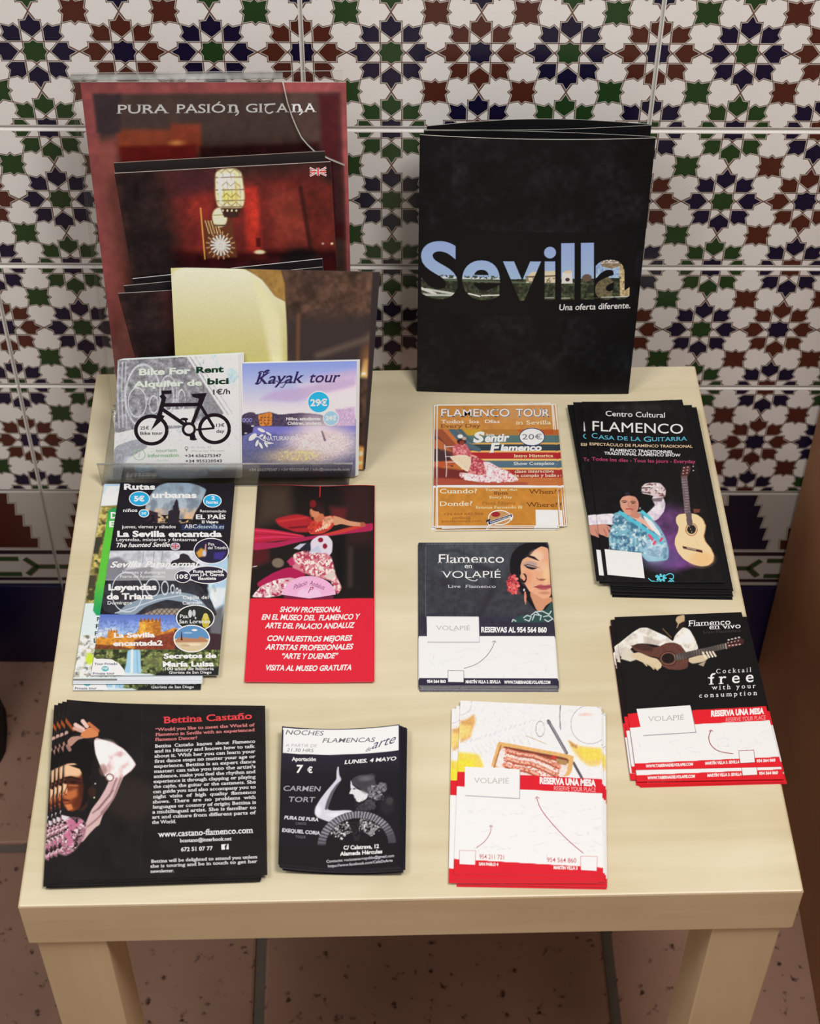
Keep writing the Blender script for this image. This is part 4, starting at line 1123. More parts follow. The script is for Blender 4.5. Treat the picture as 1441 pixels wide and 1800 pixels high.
s.T('Todos los días', 602, 924, 902, 922, 22, (250, 226, 190), 0, 1); s.T('8pm', 684, 958, 816, 956, 30, BRN, .004, 1); s.T('Every Day', 645, 994, 855, 992, 24, (246, 220, 180), 0, 1)
s.T('Plaza Nueva', 572, 1050, 885, 1050, 28, (150, 96, 40), 0, 1); s.T('Estatua Fernando III', 516, 1088, 950, 1086, 24, (246, 220, 180), 0, 1)
s.T('+34 664 642 904', 210, 1150, 580, 1146, 22, (140, 88, 40), 0, 1); s.T('sevilla@', 292, 1185, 468, 1183, 22, (140, 88, 40), 0, .8); s.T('panchotours.com', 192, 1216, 572, 1212, 22, (140, 88, 40), 0, 1)
s.ring(738, 1172, 105, 66, 9, (240, 236, 230)); s.ell(738, 1172, 96, 58, (184, 140, 90)); s.ell(700, 1142, 42, 24, (150, 40, 44)); s.poly([(608, 1200), (650, 1180), (640, 1250), (622, 1236)], (40, 36, 66)); s.poly([(830, 1140), (865, 1160), (850, 1205), (836, 1180)], (240, 238, 240))
s.poly([(618, 1214), (856, 1134), (860, 1172), (632, 1250)], (240, 238, 240)); s.poly([(628, 1212), (850, 1140), (853, 1164), (636, 1238)], (38, 34, 70)); s.T('PANCHOTOURS.COM', 648, 1226, 840, 1166, 14, (240, 238, 240), .02)
s.poly([(1074, 1099), (1284, 1101), (1291, 1247), (1077, 1246)], (240, 240, 240))
stack(s, [(-.0006, -.0012, -.5, 1), (.0025, -.0004, 1.2, 1), (-.003, .0006, -.5, 1), (.0046, .0014, .9, 1), (-.0022, -.0018, .4, 1), (.0012, .0032, 2.0, 1), (-.0034, -.0006, -.8, 0), (.0046, -.001, .3, 1)], 'ochre tour flyers under the top one', 'ochre tour flyer, %s from the top of its pile, white margins showing', .00052)

# --- cultural centre leaflet, black (crop at 4.367)
s = S_('leaflet', [(.4395, .4960, .4592), (.5298, .4970, .4592), (.5357, .2806, .4585), (.4384, .2845, .4585)], [(185, 118), (955, 88), (1285, 1500), (360, 1495)], (26, 25, 28),
       'black leaflet with a woman in turquoise shawl and a guitar, topmost of its pile', 'leaflet', edge=(60, 60, 66), gain=.86, t=.0005, nu=20, curl=lambda u, v: .0008 * ((2 * u - 1) ** 2 - .5))


def paint_guit(R):
    R.fill((26, 24, 27)); R.E(640, 150, 200, 30, (56, 54, 56), 60, .6)
    R.E(850, 1150, 190, 240, (106, 62, 118), 150); R.E(930, 1290, 170, 90, (128, 60, 140), 80, .9); R.E(880, 1000, 120, 90, (84, 56, 96), 90, .8); R.mul(.2, 50, 71)
    R.E(780, 1300, 190, 90, (76, 72, 110), 110, .7)
    R.P([(938, 655), (988, 648), (1030, 1045), (975, 1035)], (104, 88, 92), 3); R.L([(990, 655), (1026, 1040)], 9, (34, 24, 26), 3)
    for i in range(17): R.L([(942 + i * 2, 680 + i * 21), (986 + i * 2, 676 + i * 21)], 2.2, (170, 158, 160), 2)
    R.P([(948, 582), (1008, 575), (1016, 600), (992, 652), (936, 656)], (84, 46, 44), 4); R.mul(.2, 8, 72, R.box(930, 570, 1020, 656))
    for x, y in ((962, 590), (958, 612), (955, 634), (992, 586), (988, 608), (984, 630), (1034, 580), (1034, 612)): R.E(x, y, 5, 4, (206, 196, 196), 3)
    B = [(958, 944), (1000, 940), (1060, 950), (1105, 985), (1128, 1040), (1122, 1085), (1112, 1125), (1128, 1170), (1170, 1220), (1195, 1280), (1188, 1330), (1150, 1362), (1095, 1368), (1030, 1352), (960, 1310), (915, 1255), (890, 1190), (892, 1140), (915, 1090), (920, 1050), (900, 1015), (898, 975), (920, 950)]
    R.P([(1030, 905), (1090, 910), (1080, 935), (1040, 940)], (110, 60, 50), 5); R.P([(x + 7, y + 2) for x, y in B], (150, 104, 64), 4); R.P(B, (230, 200, 156), 4); R.E(1100, 1310, 90, 60, (222, 176, 120), 60, .7)
    R.ring(1020, 1070, 44, 48, 8, (170, 120, 90), 3); R.E(1020, 1068, 34, 37, (40, 34, 34), 3); R.L([(1000, 1040), (1080, 1215)], 2, (200, 180, 150), 2); R.P([(975, 940), (1018, 938), (1030, 1040), (985, 1035)], (96, 80, 82), 3)
    R.P([(952, 1202), (1106, 1238), (1106, 1258), (955, 1222)], (72, 36, 34), 3); R.L([(985, 1216), (1055, 1236)], 5, (226, 206, 180), 3)
    R.P([(660, 960), (700, 920), (740, 880), (712, 830), (730, 800), (800, 815), (818, 870), (806, 930), (760, 990), (710, 1012)], (214, 202, 216), 8); R.mul(.14, 24, 73, R.box(660, 800, 820, 1010)); R.P([(712, 830), (800, 815), (790, 850), (720, 850)], (96, 86, 90), 12, .8)
    R.P([(632, 740), (660, 712), (720, 704), (780, 708), (822, 760), (815, 815), (760, 822), (700, 800), (636, 790)], (206, 190, 194), 8); R.mixn(R.pm([(632, 740), (720, 700), (822, 760), (815, 815), (700, 800)], 6), (120, 84, 84), 22, 74, .6, .15); R.mixn(R.pm([(640, 740), (760, 700), (800, 790)], 8), (240, 226, 220), 18, 75, .6, .2); R.L([(636, 748), (700, 742)], 8, (60, 34, 36), 5); R.L([(640, 778), (700, 786)], 7, (60, 34, 36), 5)
    R.P([(275, 968), (340, 958), (420, 950), (450, 1000), (430, 1040), (340, 1040), (284, 1046)], (222, 212, 226), 8); R.mul(.12, 26, 76, R.box(270, 950, 450, 1050))
    R.P([(296, 1046), (350, 1034), (396, 1056), (402, 1080), (382, 1085), (398, 1110), (384, 1146), (350, 1130), (316, 1120), (300, 1090)], (196, 136, 118), 5); R.L([(350, 1080), (372, 1130)], 4, (120, 70, 60), 4); R.L([(375, 1062), (392, 1105)], 4, (120, 70, 60), 4)
    R.P([(420, 950), (470, 935), (560, 950), (640, 925), (700, 970), (780, 1060), (820, 1140), (845, 1240), (840, 1320), (680, 1335), (620, 1260), (400, 1240), (385, 1150), (400, 1060), (440, 1020)], (120, 174, 192), 12)
    m = R.pm([(420, 950), (640, 925), (820, 1140), (840, 1320), (620, 1260), (390, 1240), (400, 1060)], 12); R.mixn(m, (206, 220, 226), 20, 77, .6, .2); R.mixn(m, (64, 110, 140), 30, 78, .58, .25); R.E(740, 1230, 90, 110, (190, 210, 230), 80, .5)
    for i in range(16): R.L([(395 + i * 16, 1130 + (i % 3) * 12), (392 + i * 17, 1240 + (i % 4) * 8)], 3.5, (60, 90, 120) if i % 2 else (190, 210, 222), 3, .7)
    R.P([(560, 980), (610, 960), (650, 990), (740, 1070), (720, 1090), (650, 1030)], (222, 170, 150), 6); R.P([(640, 960), (700, 990), (760, 1070), (790, 1130), (740, 1100), (690, 1040)], (230, 232, 240), 8, .9)
    R.L([(470, 940), (540, 990), (620, 1040), (720, 1110), (790, 1180)], 26, (80, 186, 206), 10, .9); R.L([(640, 930), (700, 985)], 22, (90, 190, 208), 10)
    for x, y in ((705, 1132), (716, 1150), (738, 1170), (730, 1185), (694, 1120), (790, 1145), (780, 1160)): R.E(x, y, 10, 11, (212, 74, 110), 5)
    R.E(545, 862, 84, 80, (26, 18, 22), 8); R.E(525, 795, 20, 16, (40, 36, 50), 8); R.P([(468, 850), (490, 818), (540, 806), (590, 818), (612, 860), (610, 910), (580, 955), (545, 970), (505, 945), (475, 900)], (206, 150, 128), 6)
    R.E(575, 890, 30, 60, (176, 116, 96), 30, .6); R.P([(540, 960), (600, 930), (630, 960), (610, 985), (560, 980)], (190, 130, 110), 8)
    for x, y in ((503, 856), (570, 860)): R.L([(x - 20, y - 4), (x, y - 8), (x + 20, y - 2)], 6, (70, 40, 36), 4); R.E(x, y + 6, 13, 4, (40, 26, 30), 3)
    R.L([(535, 860), (532, 890), (546, 896)], 5, (166, 104, 86), 5); R.L([(518, 914), (540, 910), (566, 916)], 9, (170, 60, 70), 4); R.E(622, 905, 6, 10, (120, 160, 160), 4)


s.picture(paint_guit, .00052)
s.T('Centro Cultural', 364, 214, 818, 219, 38, (236, 234, 234), .004); s.T('FLAMENCO', 264, 326, 957, 336, 72, (246, 244, 244), 0, res=4)
s.T('C', 258, 380, 300, 381, 38, (96, 186, 214), 0, .8); s.T('ASA DE LA', 304, 385, 632, 393, 29, (96, 186, 214), 0, .8); s.T('G', 652, 396, 708, 397, 38, (96, 186, 214), 0, .8); s.T('UITARRA', 712, 393, 990, 386, 29, (96, 186, 214), 0, .8)
s.T('ESPECTÁCULO DE FLAMENCO TRADICIONAL', 242, 434, 1030, 440, 20, (222, 196, 160), .012); s.T('FLAMENCO TRADITIONNEL', 398, 474, 880, 482, 21, (238, 236, 236), .02); s.T('TRADITIONAL FLAMENCO SHOW', 352, 500, 935, 506, 21, (238, 236, 236), .02)
s.T('Todos los días - Tous les jours - Everyday', 258, 548, 1052, 556, 26, (176, 66, 104), .01)
s.poly([(356, 1238), (635, 1262), (662, 1470), (380, 1448)], (232, 232, 240))
CY = (90, 196, 216)
for a in range(7): s.ell(790 + 26 * math.cos(a * .9), 1466 + 22 * math.sin(a * .9), 15, 9, CY, 14, a * .9)
s.curve([(800, 1460), (850, 1430), (880, 1440), (880, 1470), (850, 1470)], 7, CY); s.curve([(770, 1490), (730, 1500), (700, 1480), (690, 1470)], 7, CY); s.curve([(840, 1500), (870, 1480), (895, 1510)], 7, CY); s.curve([(760, 1440), (745, 1455), (775, 1470)], 7, CY); s.ell(735, 1500, 18, 8, CY, 14, .6); s.ell(860, 1500, 18, 7, CY, 14, -.6); s.ell(760, 1450, 10, 6, CY, 14)
stack(s, [(-.0072, .0006, .3, 1), (.0062, -.0045, -1.0, 0), (-.0085, .001, 2.4, 0), (.0095, -.0052, -1.6, 0), (.0066, -.0080, -.8, 0), (.0075, -.0068, -1.3, 0), (.0060, -.0098, -.7, 0), (.0082, -.0085, -1.0, 0), (.0068, -.0112, -.6, 0)], 'black guitar leaflets under the top one', 'black leaflet, %s from the top of the guitar leaflet pile', .0009)

# --- dark flyer with a painted woman's face (crop at 5.146)
s = S_('flyer', [(.2886, .3336, .4540), (.3962, .3317, .4540), (.3919, .1816, .4540), (.2848, .1840, .4540)], [(80, 118), (1250, 115), (1340, 1415), (85, 1415)], (226, 226, 232),
       'dark flyer with a woman\'s face and red flower above a white map strip', 'flyer', edge=(90, 86, 92), gain=.93)


def paint_face(R):
    R.fill((238, 238, 244)); up_ = sstep((965 - R.Y) / 3 + .5); R.put(up_, (58, 59, 66)); R.E(560, 250, 340, 220, (74, 80, 88), 240, .8 ); R.put((R.Y > 966).astype(float), (238, 238, 244))
    R.P([(80, 780), (1320, 780), (1320, 964), (80, 964)], (46, 44, 62), 80, .8); R.put((R.Y > 966).astype(float), (238, 238, 244))
    for x in (300, 400, 490, 585): R.L([(x, 120), (x + 4, 780)], 3, (44, 42, 54), 4)
    R.mul(.14, 34, 81, R.box(0, 0, 1400, 960)); R.L([(600, 330), (740, 380), (760, 520), (700, 640), (640, 760)], 60, (44, 42, 50), 50, .7); R.L([(270, 200), (420, 190), (560, 240)], 26, (48, 48, 58), 26, .6); R.E(330, 480, 60, 40, (46, 44, 52), 40, .6)
    for i in range(60): R.L([(150 + i * 14, 134), (158 + i * 14, 130)], 3, (150, 156, 164), 2, .8)
    for i in range(46): R.L([(146, 160 + i * 14), (142, 168 + i * 14)], 3, (150, 156, 164), 2, .8)
    R.L([(165, 160), (170, 800)], 2, (96, 96, 100), 2, .6); R.L([(165, 160), (960, 152)], 2, (96, 96, 100), 2, .6)
    HR = (32, 28, 34)
    R.P([(985, 150), (1060, 122), (1250, 116), (1262, 330), (1290, 640), (1240, 740), (1140, 742), (1060, 640), (1000, 560), (930, 470), (905, 380), (905, 290), (930, 210)], HR, 6)
    SK = (226, 168, 134)
    R.P([(1090, 235), (1130, 185), (1190, 150), (1256, 170), (1262, 330), (1282, 590), (1250, 628), (1200, 632), (1130, 590), (1080, 560), (1040, 490), (1010, 420), (1000, 330), (1020, 270)], SK, 8)
    R.P([(1090, 560), (1200, 632), (1285, 610), (1290, 650), (1230, 690), (1200, 740), (1150, 740), (1090, 600)], (206, 146, 112), 10)
    R.E(1150, 240, 60, 50, (238, 200, 170), 50, .8); R.E(1060, 440, 50, 60, (222, 150, 120), 40, .7); R.E(1235, 400, 30, 80, (238, 200, 150), 40, .8); R.E(1180, 330, 50, 50, (230, 190, 160), 30, .6)
    R.P([(1030, 235), (1080, 232), (1130, 246), (1178, 290), (1120, 268), (1070, 250)], (50, 34, 40), 5)
    R.E(1090, 315, 62, 26, (170, 150, 150), 24, .8); R.P([(1030, 318), (1060, 332), (1110, 342), (1158, 350), (1110, 366), (1060, 350)], (40, 34, 44), 6); R.L([(1035, 325), (1070, 318), (1120, 330), (1160, 345)], 6, (56, 40, 46), 5); R.P([(1150, 345), (1180, 330), (1180, 360)], (190, 140, 116), 10, .6)
    R.E(1195, 455, 24, 10, (150, 92, 76), 10, .8); R.L([(1150, 440), (1165, 455), (1200, 460), (1230, 450)], 6, (120, 66, 56), 8, .7)
    R.P([(1125, 520), (1180, 498), (1220, 508), (1276, 498), (1278, 530), (1230, 548), (1180, 545)], (176, 84, 92), 6); R.L([(1125, 520), (1200, 522), (1278, 518)], 5, (104, 44, 54), 4); R.E(1220, 575, 50, 12, (190, 130, 104), 14, .8)
    R.ring(1032, 440, 22, 34, 11, HR, 5); R.E(1018, 424, 20, 26, SK, 10, .9); R.L([(1010, 470), (1045, 475), (1054, 440), (1040, 408)], 10, HR, 4)
    FR = (222, 84, 88)
    for i in range(26):
        a = i * 2.4; rr = 8 + 11 * math.sqrt(i); R.E(935 + rr * .8 * math.cos(a), 500 + rr * 1.5 * math.sin(a) * .9, 16, 14, FR if i % 3 else (240, 130, 124), 7)
    R.mixn(R.pm([(870, 440), (900, 380), (960, 470), (1015, 560), (960, 610), (880, 560)], 8), (150, 40, 54), 12, 82, .62, .15)
    R.P([(1036, 565), (1050, 560), (1056, 610), (1050, 690), (1036, 640)], (220, 140, 112), 4); R.E(1034, 548, 9, 12, (200, 196, 200), 4)
    R.P([(1000, 780), (1100, 770), (1160, 740), (1230, 730), (1290, 640), (1302, 840), (920, 845), (930, 815)], (44, 76, 74), 8)
    for pts in ([(925, 835), (935, 815), (960, 830)], [(1030, 800), (1060, 778), (1100, 790), (1080, 830), (1040, 815)], [(1110, 820), (1130, 770), (1190, 780), (1180, 820)], [(1150, 745), (1200, 740), (1260, 770), (1280, 740)], [(1210, 790), (1260, 780), (1295, 810), (1250, 835), (1220, 815)], [(1100, 775), (1140, 745), (1170, 770)]): R.L(pts, 9, (206, 218, 218), 5)
    R.P([(80, 962), (1310, 962), (1310, 968), (80, 968)], (60, 56, 70), 3, .5)
    for i in range(34):
        r = np.random.default_rng(i); x, y = r.uniform(110, 1290), r.uniform(1030, 1330); L_ = r.uniform(30, 130); a = r.choice([0, -.3, -.5, .9, 1.5]); R.L([(x, y), (x + L_ * math.cos(a), y + L_ * math.sin(a) * .8)], 3, (206, 206, 216), 3, .8)


s.picture(paint_face, .0005)
WT = (244, 242, 246)
s.T('Flamenco', 254, 303, 852, 301, 80, WT, .002, .8, res=4); s.T('en', 497, 352, 566, 352, 48, WT, .002, .8); s.T('VOLAPIÉ', 286, 440, 822, 438, 64, WT, -.004, .8, res=4)
s.curve([(500, 430), (540, 455), (590, 466), (612, 452)], 6, WT); s.T('Live  Flamenco', 343, 528, 778, 528, 26, (206, 204, 208), 0, 1)
s.poly([(156, 794), (626, 796), (632, 1024), (160, 1024)], (160, 158, 166)); s.poly([(153, 788), (623, 790), (628, 1018), (157, 1018)], (242, 242, 246)); s.T('VOLAPIÉ', 236, 912, 546, 912, 40, (176, 174, 172), -.004, .8); s.curve([(368, 910), (400, 920), (425, 914)], 3, (176, 174, 172))
s.T('RESERVAS AL 954 564 860', 646, 930, 1240, 932, 46, WT, .045)
s.curve([(490, 1258), (600, 1220), (690, 1150), (740, 1080), (768, 1015)], [5] * 24, (104, 102, 118)); s.curve([(745, 1020), (768, 1010), (780, 1024)], 5, (104, 102, 118))
s.poly([(85, 1345), (1338, 1347), (1340, 1414), (85, 1414)], (44, 40, 62)); s.poly([(343, 1275), (490, 1277), (490, 1385), (343, 1383)], (90, 86, 96)); s.poly([(347, 1279), (486, 1281), (486, 1381), (347, 1379)], (238, 238, 242))
s.T('954 564 860', 155, 1388, 326, 1388, 27, WT, .045); s.T('MARTÍN VILLA 3. SEVILLA', 505, 1391, 822, 1392, 27, WT, .045); s.T('WWW.TABERNADELVOLAPIE.COM', 852, 1395, 1272, 1396, 27, WT, .045)
stack(s, [(.0004, -.0004, .1, 1), (-.0004, -.0008, -.1, 1), (.0008, -.0012, .2, 1), (-.0003, -.0016, .0, 1), (.0006, -.0020, -.15, 1), (.0, -.0024, .1, 1), (.0005, -.003, .0, 1)], 'dark face flyers under the top one', 'dark flyer, %s from the top of the neat pile under the woman\'s face', .00052)

# --- flyer with a guitarist (crop at 4.238)
s = S_('flyer', [(.4431, .2497, .4540), (.5455, .2527, .4540), (.5519, .1029, .4540), (.4428, .1023, .4540)], [(85, 103), (1030, 65), (1330, 1215), (240, 1240)], (226, 32, 44),
       'black and red flyer with a guitarist in white, topmost of its pile', 'flyer', edge=(190, 60, 66), gain=.95)


def paint_vivo(R):
    R.fill((26, 23, 26)); R.P([(176, 806), (1216, 748), (1245, 855), (197, 912)], (222, 30, 42), 2); R.P([(195, 912), (1245, 855), (1312, 1138), (238, 1190)], (240, 240, 246), 2); R.P([(232, 1190), (1314, 1138), (1345, 1230), (236, 1250)], (220, 30, 42), 2)
    SH = (232, 226, 216)
    R.P([(545, 98), (602, 84), (602, 140), (585, 160), (560, 186), (540, 178), (552, 150), (535, 125)], (196, 168, 132), 4); R.P([(560, 150), (600, 128), (600, 160), (570, 190), (540, 190)], (40, 30, 30), 6)
    R.P([(102, 300), (150, 262), (210, 215), (270, 178), (325, 176), (400, 210), (470, 240), (515, 276), (530, 230), (590, 170), (640, 190), (680, 260), (706, 330), (610, 370), (500, 330), (350, 290), (240, 290), (180, 350), (130, 390), (108, 345)], SH, 6)
    R.mul(.16, 34, 91, R.box(100, 170, 710, 400)); R.P([(290, 230), (350, 250), (430, 280), (400, 300), (300, 290)], (170, 160, 150), 20, .6); R.P([(150, 330), (200, 330), (260, 400), (200, 420), (130, 400)], (214, 206, 190), 10); R.L([(440, 185), (500, 245)], 8, (110, 90, 60), 5)
    R.P([(205, 306), (290, 290), (370, 318), (410, 312), (460, 286), (520, 280), (570, 300), (610, 350), (628, 410), (624, 465), (560, 482), (480, 476), (430, 450), (410, 390), (330, 380), (230, 340)], (98, 60, 52), 5)
    R.P([(205, 306), (290, 290), (370, 318), (360, 345), (280, 340)], (70, 44, 40), 14); R.ring(480, 398, 62, 50, 7, (60, 40, 36), 4); R.ring(480, 398, 56, 44, 3, (150, 110, 80), 3); R.E(478, 396, 46, 36, (36, 24, 24), 4); R.mul(.12, 10, 92, R.box(400, 280, 630, 480))
    R.P([(520, 372), (700, 330), (908, 286), (912, 324), (720, 368), (530, 416)], (78, 70, 68), 3)
    for i in range(22): R.L([(524 + i * 18, 372 - i * 4.1), (533 + i * 18, 412 - i * 4.3)], 2, (150, 140, 126), 2, .8)
    R.P([(905, 285), (1020, 246), (1048, 262), (1040, 290), (914, 328)], (66, 34, 36), 4); R.L([(906, 288), (914, 326)], 5, (214, 206, 196), 3)
    for i in range(4): R.E(930 + i * 26, 262 - i * 6, 9, 5, (206, 200, 196), 3); R.E(935 + i * 26, 303 - i * 3, 9, 5, (206, 170, 160), 3); R.E(925 + i * 26, 282 - i * 5, 5, 4, (200, 190, 180), 3)
    R.P([(190, 370), (260, 350), (340, 385), (400, 400), (432, 440), (425, 465), (400, 478), (360, 460), (300, 430), (230, 400)], (214, 196, 162), 5)
    for a, b in (((330, 430), (372, 474)), ((360, 440), (400, 480)), ((290, 420), (320, 450))): R.L([a, b], 9, (206, 186, 150), 4)
    R.P([(628, 395), (700, 375), (760, 366), (780, 395), (740, 420), (660, 435), (630, 420)], (208, 190, 160), 5); R.P([(700, 440), (760, 410), (740, 455)], (170, 150, 130), 6)
    for x in (740, 768, 792, 815): R.L([(x - 4, 352 - (x - 740) * .05), (x + 16, 392 - (x - 740) * .18)], 13, (232, 220, 200), 4)
    for i in range(30):
        r = np.random.default_rng(i + 50); x, y = r.uniform(220, 1240), r.uniform(930, 1140); L_ = r.uniform(30, 110); a = r.choice([0, -.4, .6, 1.5]); y = y - (x - 220) * .05; R.L([(x, y), (x + L_ * math.cos(a), y + L_ * math.sin(a) * .6)], 3, (206, 206, 216), 3, .8 if y > 925 else 0)


s.picture(paint_vivo, .0005)
s.T('Flamenco', 628, 167, 946, 153, 42, WT, .004, 1); s.T('en vivo', 786, 188, 1022, 178, 38, WT, .004, 1); s.T('Live Flamenco', 738, 218, 1022, 204, 22, (66, 58, 62), 0, 1)
s.T('C o c k t a i l', 835, 506, 1098, 493, 34, WT, 0, 1); s.T('f r e e', 772, 588, 1115, 566, 82, WT, .006, 1, res=4); s.T('w i t h   y o u r', 800, 626, 1130, 612, 34, WT, 0, 1); s.T('c o n s u m p t i o n', 708, 685, 1142, 664, 34, WT, .002, 1)
s.T('RESERVA UNA MESA', 796, 826, 1194, 804, 42, WT, .055); s.T('RESERVE YOUR PLACE', 908, 868, 1206, 848, 32, (244, 176, 176), -.006)
s.poly([(252, 778), (645, 750), (688, 951), (296, 976)], (150, 148, 160)); s.poly([(245, 770), (640, 742), (682, 945), (290, 970)], (240, 240, 246)); s.T('VOLAPIÉ', 328, 866, 594, 850, 38, (176, 174, 172), -.004, .8)
AR = (150, 44, 56)
s.curve([(795, 935), (780, 990), (800, 1050), (860, 1095), (965, 1115)], [6] * 24, AR); s.curve([(780, 942), (795, 932), (812, 940)], 5, AR)
s.poly([(1002, 1090), (1120, 1084), (1132, 1185), (1016, 1192)], AR); s.poly([(1006, 1094), (1117, 1089), (1127, 1181), (1019, 1187)], (240, 236, 240))
s.T('WWW.TABERNADELVOLAPIE.COM', 316, 1222, 664, 1206, 22, WT, .045); s.T('MARTÍN VILLA 3. SEVILLA', 756, 1200, 1012, 1188, 22, WT, .045); s.T('954 564 860', 1140, 1182, 1282, 1175, 22, WT, .045)
stack(s, [(.0006, -.0105, -.4, 1), (-.0030, -.0016, .3, 1), (-.0045, -.0075, .2, 1), (.0028, -.0022, -.9, 1), (.0, -.0118, -.3, 1), (.0012, -.0122, .1, 1), (.0020, -.013, .3, 1)], 'guitarist flyers under the top one', 'red-edged flyer, %s from the top of the guitarist flyer pile', .00055)

# --- square leaflet of a dancer with long white text (crop at 3.275)
s = S_('leaflet', [(.0163, .1709, .4585), (.1668, .1660, .4560), (.1731, .0177, .4560), (.0252, .0160, .4565)], [(222, 72), (1362, 100), (1375, 1075), (160, 1108)], (30, 27, 28),
       'square black leaflet with a dancer beside a long white text, topmost of its pile', 'leaflet', edge=(70, 68, 72), gain=.92, t=.0003, curl=lambda u, v: .003 * np.maximum(0, .35 - u) ** 2 / .12 * v - .0006 * np.sin(u * 3.14) * v)


def paint_bett(R):
    R.fill((33, 29, 29)); R.mul(.12, 90, 101); R.L([(668, 90), (665, 1090)], 2, (44, 40, 40), 3); R.E(620, 640, 160, 120, (46, 36, 32), 90, .8)
    R.P([(180, 380), (200, 320), (250, 290), (330, 290), (385, 330), (390, 400), (350, 480), (330, 520), (300, 440), (215, 430)], (22, 17, 17), 10)
    FA = [(212, 440), (250, 425), (300, 440), (335, 480), (352, 540), (350, 600), (330, 650), (290, 700), (255, 716), (225, 706), (206, 684), (204, 668), (198, 655), (202, 646), (192, 632), (204, 600), (200, 560), (206, 520)]
    R.P(FA, (120, 56, 30), 8); m = R.pm(FA, 10)
    R.P([(205, 446), (270, 430), (325, 480), (300, 515), (240, 512), (208, 520)], (232, 190, 150), 20, .95); R.P([(200, 555), (222, 560), (228, 610), (200, 622)], (240, 200, 160), 10, .9); R.P([(200, 600), (240, 600), (290, 580), (300, 620), (240, 650), (206, 640)], (196, 112, 62), 22, .8)
    R.E(318, 600, 30, 80, (70, 28, 16), 34, .85); R.E(300, 668, 40, 34, (88, 38, 20), 26, .8); R.P([(212, 676), (250, 672), (262, 700), (232, 710)], (214, 126, 76), 10, .9)
    R.P([(205, 536), (235, 522), (270, 524), (318, 544), (318, 560), (270, 556), (230, 556), (206, 556)], (54, 24, 16), 10, .9); R.L([(212, 524), (250, 516), (305, 530)], 9, (30, 16, 14), 5); R.E(214, 548, 8, 6, (30, 14, 12), 5); R.E(262, 548, 18, 7, (36, 18, 14), 6); R.L([(236, 566), (290, 566)], 6, (200, 130, 86), 8, .7)
    R.L([(226, 570), (206, 614), (222, 622)], 5, (90, 40, 22), 5); R.L([(198, 650), (236, 652)], 8, (84, 26, 22), 5); R.L([(204, 664), (232, 662)], 5, (176, 84, 60), 4); R.P([(236, 450), (330, 440), (352, 540), (330, 520), (300, 470)], (24, 16, 15), 8)
    R.P([(318, 455), (352, 500), (372, 560), (360, 640), (322, 690), (300, 706), (318, 640), (324, 570), (312, 510)], (30, 18, 16), 16)
    R.P([(205, 380), (330, 380), (380, 480), (352, 520), (318, 462), (270, 436), (225, 440), (206, 452)], (24, 18, 18), 8)
    R.P([(390, 548), (398, 548), (398, 556), (390, 556)], (200, 200, 200), 4); R.E(388, 632, 5, 5, (210, 216, 160), 4); R.E(375, 600, 26, 30, (60, 30, 22), 18, .7)
    R.P([(222, 318), (240, 288), (280, 262), (330, 282), (372, 280), (420, 268), (415, 240), (380, 210), (350, 200), (330, 184), (300, 190), (260, 206), (240, 250)], (30, 18, 16), 8)
    R.P([(225, 310), (250, 285), (300, 278), (330, 290), (290, 300), (250, 340), (232, 345)], (176, 132, 118), 6); R.P([(300, 276), (330, 240), (360, 225), (410, 240), (412, 275), (380, 285), (330, 292)], (206, 128, 80), 6)
    for a, b, w, c in (((205, 178), (262, 245), 17, (150, 72, 34)), ((275, 215), (320, 240), 24, (226, 190, 178)), ((318, 192), (342, 220), 24, (226, 190, 178)), ((268, 236), (310, 250), 20, (206, 160, 146)), ((355, 205), (408, 245), 20, (190, 110, 70)), ((195, 275), (222, 262), 18, (190, 150, 140)), ((165, 200), (185, 215), 14, (120, 56, 30)), ((180, 300), (200, 330), 24, (170, 130, 120)), ((228, 340), (240, 360), 22, (150, 110, 100))): R.L([a, b], w, c, 6)
    R.P([(385, 300), (400, 285), (440, 296), (500, 312), (560, 346), (610, 400), (636, 440), (606, 478), (560, 510), (535, 570), (510, 630), (470, 690), (440, 730), (420, 790), (400, 800), (360, 840), (320, 888), (298, 884), (330, 800), (372, 700), (420, 640), (455, 580), (478, 530), (445, 500), (420, 440), (395, 380)], (206, 172, 172), 7)
    m = R.pm([(385, 300), (440, 296), (560, 346), (636, 440), (560, 510), (480, 540), (445, 500), (395, 380)], 8); R.mixn(m, (248, 238, 240), 60, 102, .42, .3); R.E(460, 350, 60, 50, (250, 240, 240), 34, .8); R.E(440, 470, 22, 34, (140, 96, 90), 16, .6); R.ring(480, 515, 22, 20, 6, (120, 80, 76), 5)
    for pts in ([(520, 520), (480, 620), (410, 700)], [(545, 520), (500, 640), (430, 720)], [(500, 590), (420, 690), (380, 720)], [(470, 690), (400, 760), (350, 800)]): R.L(pts, 9, (126, 92, 92), 10, .75)
    R.P([(130, 740), (200, 750), (300, 748), (345, 790), (330, 860), (280, 930), (220, 970), (130, 940), (90, 900), (95, 800)], (150, 108, 116), 14)
    m = R.pm([(100, 760), (300, 748), (345, 790), (280, 930), (220, 965), (95, 900)], 14); R.mixn(m, (226, 196, 204), 10, 103, .5, .15); R.mixn(m, (44, 28, 32), 13, 104, .56, .15); R.mixn(m, (190, 110, 140), 22, 105, .6, .2)
    R.P([(160, 706), (190, 712), (178, 742), (150, 748)], (222, 214, 222), 4); R.P([(190, 735), (240, 745), (215, 768), (195, 760)], (214, 206, 214), 4)


